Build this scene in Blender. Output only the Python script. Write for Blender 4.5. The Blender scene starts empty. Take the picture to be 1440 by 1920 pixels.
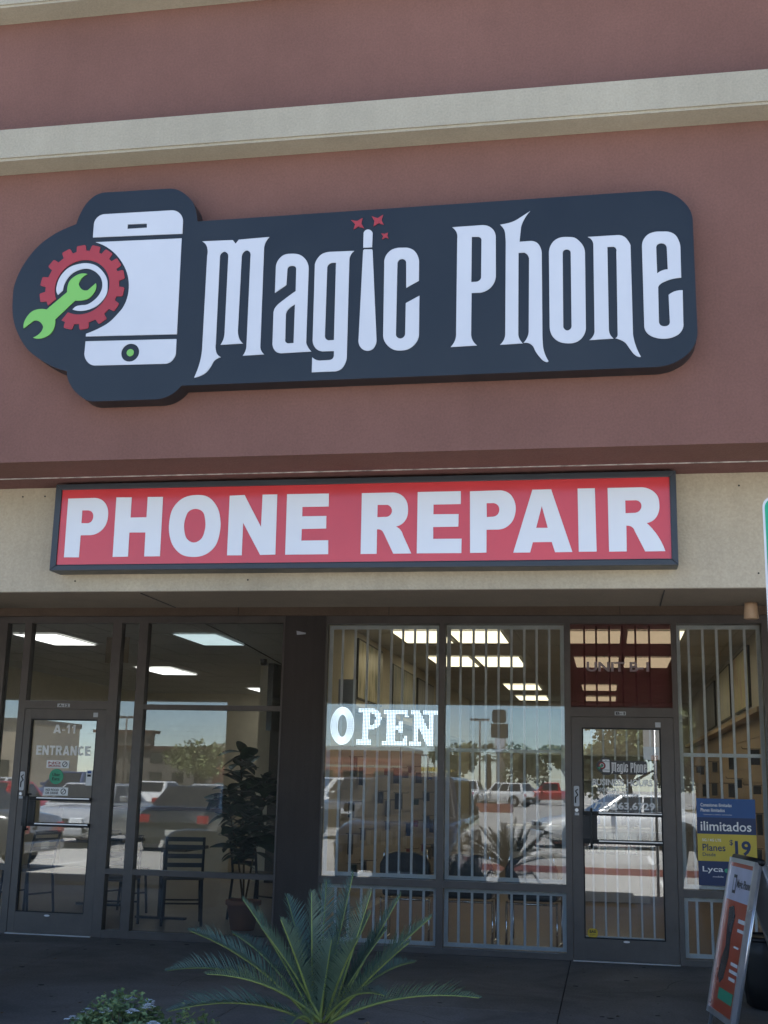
import bpy, bmesh, math, random
from mathutils import Vector, Matrix, Euler
from math import radians, sin, cos, pi
random.seed(7)
SC = bpy.context.scene
COL = SC.collection

# ---------------------------------------------------------------- camera, sky, sun, exposure
cam_d = bpy.data.cameras.new('camera'); cam = bpy.data.objects.new('camera', cam_d); COL.objects.link(cam)
cam_d.sensor_fit = 'VERTICAL'; cam_d.sensor_height = 36.0; cam_d.lens = 36.0*2268.8/1920
cam_d.clip_start = 0.05; cam_d.clip_end = 2000
PITCH, ROLL, YAW = radians(12.53), radians(1.32), radians(-10.59)
_f = Vector((sin(YAW)*cos(PITCH), cos(YAW)*cos(PITCH), sin(PITCH)))
_r = Vector((cos(YAW), -sin(YAW), 0)); _u = _r.cross(_f)
_r2 = cos(ROLL)*_r + sin(ROLL)*_u; _u2 = -sin(ROLL)*_r + cos(ROLL)*_u
CAMLOC = Vector((0, -11.3916, 1.5041))
cam.matrix_world = Matrix(((_r2.x, _u2.x, -_f.x, CAMLOC.x), (_r2.y, _u2.y, -_f.y, CAMLOC.y), (_r2.z, _u2.z, -_f.z, CAMLOC.z), (0, 0, 0, 1)))
SC.camera = cam

SUN_EL, SUN_AZ = radians(73), radians(8)      # azimuth measured from +Y (behind the building) towards +X
world = bpy.data.worlds.new('World'); SC.world = world; world.use_nodes = True
wn = world.node_tree.nodes; wl_ = world.node_tree.links
sky = wn.new('ShaderNodeTexSky'); sky.sky_type = 'NISHITA'; sky.sun_disc = False
sky.sun_elevation = SUN_EL; sky.sun_rotation = SUN_AZ
sky.air_density = 1.0; sky.dust_density = 0.15; sky.ozone_density = 3.0; sky.altitude = 2200
wl_.new(sky.outputs[0], wn['Background'].inputs[0]); wn['Background'].inputs[1].default_value = 0.10
sun_d = bpy.data.lights.new('sun', 'SUN'); sun = bpy.data.objects.new('sun', sun_d); COL.objects.link(sun)
sun_d.energy = 5.0; sun_d.angle = radians(0.55); sun_d.color = (1.0, 0.95, 0.87)
_sd = Vector((sin(SUN_AZ)*cos(SUN_EL), cos(SUN_AZ)*cos(SUN_EL), sin(SUN_EL)))
sun.rotation_euler = _sd.to_track_quat('Z', 'Y').to_euler(); sun.location = (0, 20, 40)
SC.view_settings.view_transform = 'Standard'; SC.view_settings.look = 'None'
SC.view_settings.gamma = 1.0; SC.view_settings.use_curve_mapping = False
SC.view_settings.exposure = 1.95
SC.view_settings.use_white_balance = True; SC.view_settings.white_balance_temperature = 6350   # the photograph is balanced cool
SC.render.engine = 'CYCLES'
cy = SC.cycles
cy.use_denoising = True; cy.max_bounces = 8; cy.diffuse_bounces = 3; cy.glossy_bounces = 4
cy.transparent_max_bounces = 20; cy.transmission_bounces = 4
cy.caustics_reflective = False; cy.caustics_refractive = False
cy.sample_clamp_indirect = 6.0; cy.sample_clamp_direct = 0

# ---------------------------------------------------------------- helpers
class MB:
    def __init__(s): s.v = []; s.f = []; s.sm = False
    def add(s, vs, fs):
        n = len(s.v); s.v += [tuple(v) for v in vs]; s.f += [tuple(i+n for i in f) for f in fs]; return s
    def box(s, x0, x1, y0, y1, z0, z1):
        return s.add([(x0,y0,z0),(x1,y0,z0),(x1,y1,z0),(x0,y1,z0),(x0,y0,z1),(x1,y0,z1),(x1,y1,z1),(x0,y1,z1)],
                     [(0,3,2,1),(4,5,6,7),(0,1,5,4),(1,2,6,5),(2,3,7,6),(3,0,4,7)])
    def poly(s, pts): return s.add(pts, [tuple(range(len(pts)))])
    def cyl(s, a, b, r0, r1=None, n=12, caps=True):
        r1 = r0 if r1 is None else r1
        a, b = Vector(a), Vector(b); d = (b-a).normalized()
        p = d.orthogonal().normalized(); q = d.cross(p); vs = []
        for c, r in ((a, r0), (b, r1)):
            for i in range(n):
                t = 2*pi*i/n; vs.append(c + r*(cos(t)*p + sin(t)*q))
        fs = [(i, (i+1) % n, n+(i+1) % n, n+i) for i in range(n)]
        if caps: fs += [tuple(range(n-1, -1, -1)), tuple(range(n, 2*n))]
        return s.add(vs, fs)
    def tube(s, path, r, n=8, r1=None):
        P = [Vector(p) for p in path]; m = len(P); r1 = r if r1 is None else r1
        vs = []; p = None
        for i in range(m):
            d = (P[min(i+1, m-1)]-P[max(i-1, 0)]).normalized()
            if p is None: p = d.orthogonal().normalized()
            p = (p - d*p.dot(d)).normalized(); q = d.cross(p); rr = r + (r1-r)*i/(m-1)
            for k in range(n):
                t = 2*pi*k/n; vs.append(P[i] + rr*(cos(t)*p + sin(t)*q))
        fs = [(i*n+k, i*n+(k+1) % n, (i+1)*n+(k+1) % n, (i+1)*n+k) for i in range(m-1) for k in range(n)]
        fs += [tuple(range(n-1, -1, -1)), tuple(range((m-1)*n, m*n))]
        return s.add(vs, fs)
    def lathe(s, prof, c=(0, 0, 0), n=24, closed=True):
        vs = []; m = len(prof)
        for r, z in prof:
            for k in range(n):
                t = 2*pi*k/n; vs.append((c[0]+r*cos(t), c[1]+r*sin(t), c[2]+z))
        fs = [(i*n+k, i*n+(k+1) % n, (i+1)*n+(k+1) % n, (i+1)*n+k) for i in range(m-1) for k in range(n)]
        if closed: fs += [tuple(range(n-1, -1, -1)), tuple(range((m-1)*n, m*n))]
        return s.add(vs, fs)

def wloc(o):
    p = Vector((0, 0, 0))
    while o is not None: p = p + o.location; o = o.parent
    return p

def finish(name, me, mat, parent=None, smooth=False, local=False):
    if parent is not None and not local:
        me.transform(Matrix.Translation(-wloc(parent)))
    if mat is not None: me.materials.append(mat)
    if smooth: me.polygons.foreach_set('use_smooth', [True]*len(me.polygons))
    o = bpy.data.objects.new(name, me); COL.objects.link(o)
    if parent is not None: o.parent = parent
    return o

def O(name, mb, mat, parent=None, smooth=False, local=False, bevel=0):
    me = bpy.data.meshes.new(name)
    me.from_pydata([tuple(v) for v in mb.v], [], mb.f); me.update()
    o = finish(name, me, mat, parent, smooth, local)
    if bevel:
        b = o.modifiers.new('bevel', 'BEVEL'); b.width = bevel; b.segments = 2; b.limit_method = 'ANGLE'
    return o

def B(name, x0, x1, y0, y1, z0, z1, mat, parent=None, local=False, bevel=0):
    return O(name, MB().box(x0, x1, y0, y1, z0, z1), mat, parent, False, local, bevel)

def tag(o, label, cat, group=None):
    o['label'] = label; o['category'] = cat
    if group: o['group'] = group
    return o

def T(name, label, cat, loc=(0, 0, 0), group=None, rz=0):
    o = bpy.data.objects.new(name, None); COL.objects.link(o); o.location = loc; o.rotation_euler = (0, 0, rz)
    o.empty_display_size = 0.1
    return tag(o, label, cat, group)

def S(o): o['kind'] = 'structure'; return o
def STUFF(o): o['kind'] = 'stuff'; return o

def dup(root, loc, rz=0, label=None):
    r = root.copy(); COL.objects.link(r); r.location = loc; r.rotation_euler = (0, 0, rz)
    if label: r['label'] = label
    for ch in list(root.children):
        c = ch.copy(); COL.objects.link(c); c.parent = r
        for g in list(ch.children):
            d = g.copy(); COL.objects.link(d); d.parent = c
    return r

# ---- 2D outlines: points (x, z) or (x, z, 1) for a smooth point; Catmull-Rom through the smooth runs
def sample(loop, sub=5):
    n = len(loop); out = []
    for i in range(n):
        p1 = loop[i]; p2 = loop[(i+1) % n]
        s1 = len(p1) > 2; s2 = len(p2) > 2
        out.append((p1[0], p1[1]))
        if not (s1 or s2): continue
        a = Vector(p1[:2]); b = Vector(p2[:2])
        L = (b-a).length
        def tang(k):
            q0 = Vector(loop[(k-1) % n][:2]); q = Vector(loop[k % n][:2]); q2 = Vector(loop[(k+1) % n][:2])
            d1 = q-q0; d2 = q2-q
            l1, l2 = max(d1.length, 1e-6), max(d2.length, 1e-6)
            t = d1/l1*l2 + d2/l2*l1
            return t.normalized() if t.length > 1e-9 else d2.normalized()
        t1 = tang(i) if s1 else None; t2 = tang(i+1) if s2 else None
        if t1 is None: t1 = ((b-a)*2 - t2*L).normalized() if t2 is not None else (b-a).normalized()
        if t2 is None: t2 = ((b-a)*2 - t1*L).normalized()
        for k in range(1, sub):
            t = k/sub; h = (2*t**3-3*t**2+1, t**3-2*t**2+t, -2*t**3+3*t**2, t**3-t**2)
            v = h[0]*a + h[1]*L*t1 + h[2]*b + h[3]*L*t2
            out.append((v.x, v.y))
    return out

def outline_mesh(loops, y_front, depth, name='shape'):
    cu = bpy.data.curves.new('tmp', 'CURVE'); cu.dimensions = '2D'; cu.fill_mode = 'BOTH'; cu.extrude = depth/2
    for lp in loops:
        pts = lp
        sp = cu.splines.new('POLY'); sp.points.add(len(pts)-1); sp.use_cyclic_u = True
        for i, p in enumerate(pts): sp.points[i].co = (p[0], p[1], 0, 1)
    ob = bpy.data.objects.new('tmp', cu)
    me = bpy.data.meshes.new_from_object(ob); me.name = name
    for v in me.vertices: v.co = Vector((v.co.x, y_front+depth/2-v.co.z, v.co.y))
    bpy.data.objects.remove(ob); bpy.data.curves.remove(cu)
    return me

def SH(name, loops, y_front, depth, mat, parent=None, sub=5):
    return finish(name, outline_mesh([sample(l, sub) for l in loops], y_front, depth, name), mat, parent)

def circ(cx, cz, r, n=28, a0=0, a1=2*pi):
    return [(cx+r*cos(a0+(a1-a0)*i/n), cz+r*sin(a0+(a1-a0)*i/n)) for i in range(n)]
def rrect(x0, x1, z0, z1, r, n=6):
    o = []
    for cx, cz, a in ((x1-r, z1-r, 0), (x0+r, z1-r, 90), (x0+r, z0+r, 180), (x1-r, z0+r, 270)):
        o += [(cx+r*cos(radians(a+90*k/n)), cz+r*sin(radians(a+90*k/n))) for k in range(n+1)]
    return o

def text_mesh(s, bold=0.0, shear=0.0, spacing=1.0):
    cu = bpy.data.curves.new('txt', 'FONT'); cu.body = s; cu.size = 1.0; cu.offset = bold; cu.shear = shear
    cu.space_character = spacing; cu.resolution_u = 3; cu.fill_mode = 'FRONT'
    ob = bpy.data.objects.new('txt', cu)
    me = bpy.data.meshes.new_from_object(ob)
    bpy.data.objects.remove(ob); bpy.data.curves.remove(cu)
    return me

def TX(name, s, x0, x1, z0, z1, y, mat, parent=None, bold=0.0, shear=0.0, spacing=1.0, basis=None):
    me = text_mesh(s, bold, shear, spacing)
    xs = [v.co.x for v in me.vertices]; ys = [v.co.y for v in me.vertices]
    ax, bx, ay, by = min(xs), max(xs), min(ys), max(ys)
    for v in me.vertices:
        X = x0+(v.co.x-ax)/(bx-ax)*(x1-x0); Z = z0+(v.co.y-ay)/(by-ay)*(z1-z0)
        v.co = Vector((X, y, Z)) if basis is None else basis(X, Z)
    return finish(name, me, mat, parent, local=basis is not None)

# ---------------------------------------------------------------- materials
def nm(name):
    m = bpy.data.materials.new(name); m.use_nodes = True
    n = m.node_tree.nodes; return m, n, m.node_tree.links, n['Principled BSDF']

def M(name, col, rough=0.6, metal=0.0, var=0.10, scale=6.0, bump=0.0, bscale=150.0, spec=0.5, detail=5.0, stretch=None, emit=None, coat=0.0, trans=0.0, rvar=0.08):
    m, n, l, p = nm(name)
    tc = n.new('ShaderNodeTexCoord'); src = tc.outputs['Object']
    if stretch:
        mp = n.new('ShaderNodeMapping'); mp.inputs['Scale'].default_value = stretch; l.new(src, mp.inputs[0]); src = mp.outputs[0]
    no = n.new('ShaderNodeTexNoise'); no.inputs['Scale'].default_value = scale; no.inputs['Detail'].default_value = detail
    no.inputs['Roughness'].default_value = 0.6; l.new(src, no.inputs['Vector'])
    cr = n.new('ShaderNodeValToRGB')
    cr.color_ramp.elements[0].position = 0.28; cr.color_ramp.elements[1].position = 0.72
    cr.color_ramp.elements[0].color = tuple(c*(1-var) for c in col[:3])+(1,)
    cr.color_ramp.elements[1].color = tuple(min(1, c*(1+var)) for c in col[:3])+(1,)
    l.new(no.outputs['Fac'], cr.inputs[0]); l.new(cr.outputs[0], p.inputs['Base Color'])
    p.inputs['Roughness'].default_value = rough; p.inputs['Metallic'].default_value = metal
    if rvar:
        mr = n.new('ShaderNodeMapRange'); mr.inputs['To Min'].default_value = max(0.02, rough-rvar); mr.inputs['To Max'].default_value = min(1, rough+rvar)
        l.new(no.outputs['Fac'], mr.inputs['Value']); l.new(mr.outputs[0], p.inputs['Roughness'])
    p.inputs['Specular IOR Level'].default_value = spec
    if coat: p.inputs['Coat Weight'].default_value = coat; p.inputs['Coat Roughness'].default_value = 0.05
    if trans: p.inputs['Transmission Weight'].default_value = trans
    if bump:
        nb = n.new('ShaderNodeTexNoise'); nb.inputs['Scale'].default_value = bscale; nb.inputs['Detail'].default_value = 3
        l.new(tc.outputs['Object'], nb.inputs['Vector'])
        bp = n.new('ShaderNodeBump'); bp.inputs['Strength'].default_value = bump; bp.inputs['Distance'].default_value = 0.006
        l.new(nb.outputs['Fac'], bp.inputs['Height']); l.new(bp.outputs[0], p.inputs['Normal'])
    if emit:
        p.inputs['Emission Color'].default_value = tuple(emit[:3])+(1,); p.inputs['Emission Strength'].default_value = emit[3]
    return m

def stucco(name, col, streak=0.12):
    """painted stucco: sand grain relief, blotches, faint vertical weather streaks"""
    m, n, l, p = nm(name)
    tc = n.new('ShaderNodeTexCoord')
    a = n.new('ShaderNodeTexNoise'); a.inputs['Scale'].default_value = 1.3; a.inputs['Detail'].default_value = 8; a.inputs['Roughness'].default_value = 0.65
    l.new(tc.outputs['Object'], a.inputs['Vector'])
    mp = n.new('ShaderNodeMapping'); mp.inputs['Scale'].default_value = (9, 9, 0.55); l.new(tc.outputs['Object'], mp.inputs[0])
    b = n.new('ShaderNodeTexNoise'); b.inputs['Scale'].default_value = 1.6; b.inputs['Detail'].default_value = 6; l.new(mp.outputs[0], b.inputs['Vector'])
    g = n.new('ShaderNodeTexNoise'); g.inputs['Scale'].default_value = 90; g.inputs['Detail'].default_value = 3; l.new(tc.outputs['Object'], g.inputs['Vector'])
    def mr(src, lo, hi):
        q = n.new('ShaderNodeMapRange'); q.inputs['From Min'].default_value = 0.25; q.inputs['From Max'].default_value = 0.75
        q.inputs['To Min'].default_value = lo; q.inputs['To Max'].default_value = hi; l.new(src, q.inputs['Value']); return q.outputs[0]
    def mul(x, y):
        q = n.new('ShaderNodeMath'); q.operation = 'MULTIPLY'; l.new(x, q.inputs[0]); l.new(y, q.inputs[1]); return q.outputs[0]
    f = mul(mul(mr(a.outputs['Fac'], 0.86, 1.13), mr(b.outputs['Fac'], 1-streak, 1+streak*0.6)), mr(g.outputs['Fac'], 0.90, 1.10))
    vm = n.new('ShaderNodeVectorMath'); vm.operation = 'SCALE'; vm.inputs[0].default_value = col[:3]; l.new(f, vm.inputs['Scale'])
    l.new(vm.outputs[0], p.inputs['Base Color'])
    p.inputs['Roughness'].default_value = 0.9; p.inputs['Specular IOR Level'].default_value = 0.25
    bp = n.new('ShaderNodeBump'); bp.inputs['Strength'].default_value = 0.45; bp.inputs['Distance'].default_value = 0.006
    l.new(g.outputs['Fac'], bp.inputs['Height']); l.new(bp.outputs[0], p.inputs['Normal'])
    return m

def glass(name, tint, refl, wave=0.0, wscale=1.2, dust_veil=0.035):
    """flat architectural glass: clear transmission plus a mirror share that rises at grazing angles"""
    m = bpy.data.materials.new(name); m.use_nodes = True; n = m.node_tree.nodes; l = m.node_tree.links; n.clear()
    out = n.new('ShaderNodeOutputMaterial'); mix = n.new('ShaderNodeMixShader'); tr = n.new('ShaderNodeBsdfTransparent'); gl = n.new('ShaderNodeBsdfGlossy')
    tr.inputs[0].default_value = tuple(tint)+(1,); gl.inputs['Roughness'].default_value = 0.0; gl.inputs[0].default_value = (0.96, 0.98, 1, 1)
    fr = n.new('ShaderNodeFresnel'); fr.inputs['IOR'].default_value = 1.5
    ad = n.new('ShaderNodeMath'); ad.operation = 'ADD'; ad.inputs[1].default_value = refl; ad.use_clamp = True
    l.new(fr.outputs[0], ad.inputs[0]); l.new(ad.outputs[0], mix.inputs[0])
    l.new(tr.outputs[0], mix.inputs[1]); l.new(gl.outputs[0], mix.inputs[2])
    tc0 = n.new('ShaderNodeTexCoord'); dn = n.new('ShaderNodeTexNoise'); dn.inputs['Scale'].default_value = 2.3; dn.inputs['Detail'].default_value = 6; l.new(tc0.outputs['Object'], dn.inputs['Vector'])
    dm = n.new('ShaderNodeMapRange'); dm.inputs['From Min'].default_value = 0.3; dm.inputs['From Max'].default_value = 0.75; dm.inputs['To Min'].default_value = dust_veil*0.5; dm.inputs['To Max'].default_value = dust_veil*1.6
    l.new(dn.outputs['Fac'], dm.inputs['Value'])
    df = n.new('ShaderNodeBsdfDiffuse'); df.inputs[0].default_value = (0.62, 0.60, 0.56, 1)      # dust layer added on the pane as haze, lifting the darks
    dx = n.new('ShaderNodeMixShader'); l.new(dm.outputs[0], dx.inputs[0]); l.new(mix.outputs[0], dx.inputs[1]); l.new(df.outputs[0], dx.inputs[2]); l.new(dx.outputs[0], out.inputs[0])
    if wave:
        tc = n.new('ShaderNodeTexCoord'); no = n.new('ShaderNodeTexNoise'); no.inputs['Scale'].default_value = wscale; no.inputs['Detail'].default_value = 0
        l.new(tc.outputs['Object'], no.inputs['Vector'])
        bp = n.new('ShaderNodeBump'); bp.inputs['Strength'].default_value = wave; bp.inputs['Distance'].default_value = 0.01
        l.new(no.outputs['Fac'], bp.inputs['Height']); l.new(bp.outputs[0], gl.inputs['Normal'])
    return m

def emis(name, col, st):
    m = bpy.data.materials.new(name); m.use_nodes = True; n = m.node_tree.nodes; l = m.node_tree.links; n.clear()
    out = n.new('ShaderNodeOutputMaterial'); e = n.new('ShaderNodeEmission'); e.inputs[0].default_value = tuple(col)+(1,); e.inputs[1].default_value = st
    tc = n.new('ShaderNodeTexCoord'); no = n.new('ShaderNodeTexNoise'); no.inputs['Scale'].default_value = 3
    l.new(tc.outputs['Object'], no.inputs['Vector'])
    mr = n.new('ShaderNodeMapRange'); mr.inputs['To Min'].default_value = st*0.85; mr.inputs['To Max'].default_value = st*1.15
    l.new(no.outputs['Fac'], mr.inputs['Value']); l.new(mr.outputs[0], e.inputs[1]); l.new(e.outputs[0], out.inputs[0])
    return m

def concrete(name, col, stain=0.35, scale=0.8):
    m, n, l, p = nm(name)
    tc = n.new('ShaderNodeTexCoord')
    a = n.new('ShaderNodeTexNoise'); a.inputs['Scale'].default_value = scale; a.inputs['Detail'].default_value = 9; a.inputs['Roughness'].default_value = 0.7; a.inputs['Distortion'].default_value = 0.6
    b = n.new('ShaderNodeTexNoise'); b.inputs['Scale'].default_value = 60; b.inputs['Detail'].default_value = 4
    v = n.new('ShaderNodeTexVoronoi'); v.inputs['Scale'].default_value = 5.0
    for q in (a, b, v): l.new(tc.outputs['Object'], q.inputs['Vector'])
    cr = n.new('ShaderNodeValToRGB'); e = cr.color_ramp.elements; e[0].position = 0.3; e[1].position = 0.7
    e[0].color = tuple(c*(1-stain) for c in col)+(1,); e[1].color = tuple(c*(1+stain*0.4) for c in col)+(1,)
    l.new(a.outputs['Fac'], cr.inputs[0])
    sp = n.new('ShaderNodeValToRGB'); e = sp.color_ramp.elements; e[0].position = 0.03; e[1].position = 0.09; e[0].color = (0.55, 0.55, 0.55, 1); e[1].color = (1, 1, 1, 1)
    l.new(v.outputs['Distance'], sp.inputs[0])
    mx = n.new('ShaderNodeMix'); mx.data_type = 'RGBA'; mx.blend_type = 'MULTIPLY'; mx.inputs[0].default_value = 0.7
    l.new(cr.outputs[0], mx.inputs[6]); l.new(sp.outputs[0], mx.inputs[7])
    mx2 = n.new('ShaderNodeMix'); mx2.data_type = 'RGBA'; mx2.blend_type = 'OVERLAY'; mx2.inputs[0].default_value = 0.5
    l.new(mx.outputs[2], mx2.inputs[6]); l.new(b.outputs['Fac'], mx2.inputs[7]); l.new(mx2.outputs[2], p.inputs['Base Color'])
    p.inputs['Roughness'].default_value = 0.82
    bp = n.new('ShaderNodeBump'); bp.inputs['Strength'].default_value = 0.3; bp.inputs['Distance'].default_value = 0.003
    l.new(b.outputs['Fac'], bp.inputs['Height']); l.new(bp.outputs[0], p.inputs['Normal'])
    return m

m_red = stucco('stucco_terracotta', (0.160, 0.082, 0.066), 0.025)
m_cream = stucco('stucco_cream', (0.325, 0.298, 0.232), 0.04)
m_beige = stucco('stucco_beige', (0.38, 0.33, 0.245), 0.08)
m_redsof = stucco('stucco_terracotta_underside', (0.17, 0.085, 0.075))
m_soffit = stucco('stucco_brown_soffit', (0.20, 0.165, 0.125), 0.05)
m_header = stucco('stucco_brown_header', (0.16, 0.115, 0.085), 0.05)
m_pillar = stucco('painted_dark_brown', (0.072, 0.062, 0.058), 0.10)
m_white = M('white_vinyl', (0.49, 0.51, 0.545), 0.35, var=0.03, scale=3)
m_navy = M('dark_slate_acrylic', (0.0115, 0.0145, 0.018), 0.36, var=0.22, scale=1.4, spec=0.45)
m_return = M('dark_sheet_metal', (0.016, 0.016, 0.019), 0.5, metal=0.0, var=0.15, scale=4)
m_signred = M('red_vinyl', (0.30, 0.030, 0.034), 0.35, var=0.05, scale=3)
m_green = M('green_vinyl', (0.17, 0.42, 0.085), 0.35, var=0.04)
m_prred = M('red_sign_face', (0.50, 0.043, 0.046), 0.16, var=0.10, scale=1.5, spec=0.6, rvar=0.03)
m_prwhite = M('white_sign_letter', (0.62, 0.64, 0.67), 0.2, var=0.03, scale=2, rvar=0.03)
m_prframe = M('slate_painted_metal', (0.022, 0.027, 0.034), 0.4, var=0.12, scale=5, bump=0.05)
m_bronze = M('dark_bronze_aluminium', (0.108, 0.092, 0.082), 0.45, metal=0.1, var=0.18, scale=5)
m_gasket = M('black_rubber', (0.010, 0.010, 0.011), 0.6)
m_bar = M('white_painted_steel', (0.95, 0.96, 0.96), 0.45, var=0.08, scale=9)
m_chrome = M('chrome', (0.80, 0.80, 0.82), 0.12, metal=1.0, var=0.03)
m_steel = M('brushed_steel', (0.52, 0.52, 0.52), 0.35, metal=0.9, var=0.08)
m_alu = M('silver_aluminium', (0.70, 0.71, 0.73), 0.30, metal=0.8, var=0.05)
m_black = M('black_plastic', (0.012, 0.012, 0.013), 0.45)
m_drip = M('galvanised_channel', (0.36, 0.34, 0.32), 0.6, var=0.6, scale=20)
m_glass = glass('storefront_glass', (0.95, 0.97, 0.97), 0.022, 0.007, 0.6)
m_doorglass = glass('door_glass', (0.95, 0.97, 0.97), 0.060, 0.016, 1.3)
m_transom = glass('red_reflection_glass', (0.80, 0.76, 0.74), 0.02)
_n = m_transom.node_tree.nodes; _l = m_transom.node_tree.links      # maroon reflection painted into the pane as a diffuse share
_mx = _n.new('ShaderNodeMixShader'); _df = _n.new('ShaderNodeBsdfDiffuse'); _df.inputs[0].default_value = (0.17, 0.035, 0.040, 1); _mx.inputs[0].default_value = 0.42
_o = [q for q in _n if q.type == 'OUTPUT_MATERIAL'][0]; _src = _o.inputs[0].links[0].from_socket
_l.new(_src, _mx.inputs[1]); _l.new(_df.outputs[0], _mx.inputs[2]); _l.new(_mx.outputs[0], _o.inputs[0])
m_conc = concrete('walkway_concrete', (0.23, 0.215, 0.20), 0.5, 0.9)
m_joint = M('joint_dark', (0.03, 0.028, 0.026), 0.9)
m_lot = concrete('sun_bleached_asphalt', (0.40, 0.385, 0.355), 0.25, 0.15)
m_kerb = concrete('kerb_concrete', (0.33, 0.31, 0.28))
m_soil = M('brown_soil', (0.10, 0.072, 0.05), 0.95, var=0.35, scale=14, bump=0.8, bscale=40)
m_paintline = M('worn_white_paint', (0.62, 0.61, 0.58), 0.8, var=0.25, scale=9)
m_floorL = M('brown_floor_tile', (0.34, 0.29, 0.24), 0.35, var=0.2, scale=2)
m_floorR = M('tan_floor', (0.18, 0.13, 0.092), 0.32, var=0.15, scale=1.2)
m_ceil = M('ceiling_tile', (0.62, 0.62, 0.60), 0.9, var=0.08, scale=30)
m_grid = M('ceiling_grid', (0.5, 0.5, 0.48), 0.6)
m_wallL = M('beige_wall_paint', (0.68, 0.62, 0.48), 0.8, var=0.06)
m_wallR = M('warm_wall_paint', (0.48, 0.45, 0.40), 0.8, var=0.06)
m_peg = M('grey_slat_board', (0.36, 0.33, 0.29), 0.6, var=0.08)
m_peg2 = M('tan_slat_board', (0.42, 0.31, 0.20), 0.55, var=0.10)
m_lampW = emis('lamp_white', (1.0, 0.97, 0.90), 0.78)
m_lampY = emis('lamp_warm', (1.0, 0.86, 0.56), 0.62)
m_lampD = emis('lamp_dim', (0.75, 0.90, 0.92), 0.26)
m_led = emis('led_white', (0.80, 0.90, 1.0), 0.9)
m_tv = M('tv_black', (0.010, 0.011, 0.014), 0.25)
m_chairmetal = M('dark_chair_metal', (0.020, 0.024, 0.034), 0.45)
m_tabletop = M('brown_table_top', (0.12, 0.085, 0.06), 0.35, var=0.2)
m_vinyl = M('dark_blue_upholstery', (0.022, 0.028, 0.042), 0.45)
m_terracotta = M('terracotta', (0.42, 0.15, 0.07), 0.8)
m_leaf = M('rubber_plant_leaf', (0.030, 0.075, 0.030), 0.35, var=0.3, scale=4)
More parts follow.
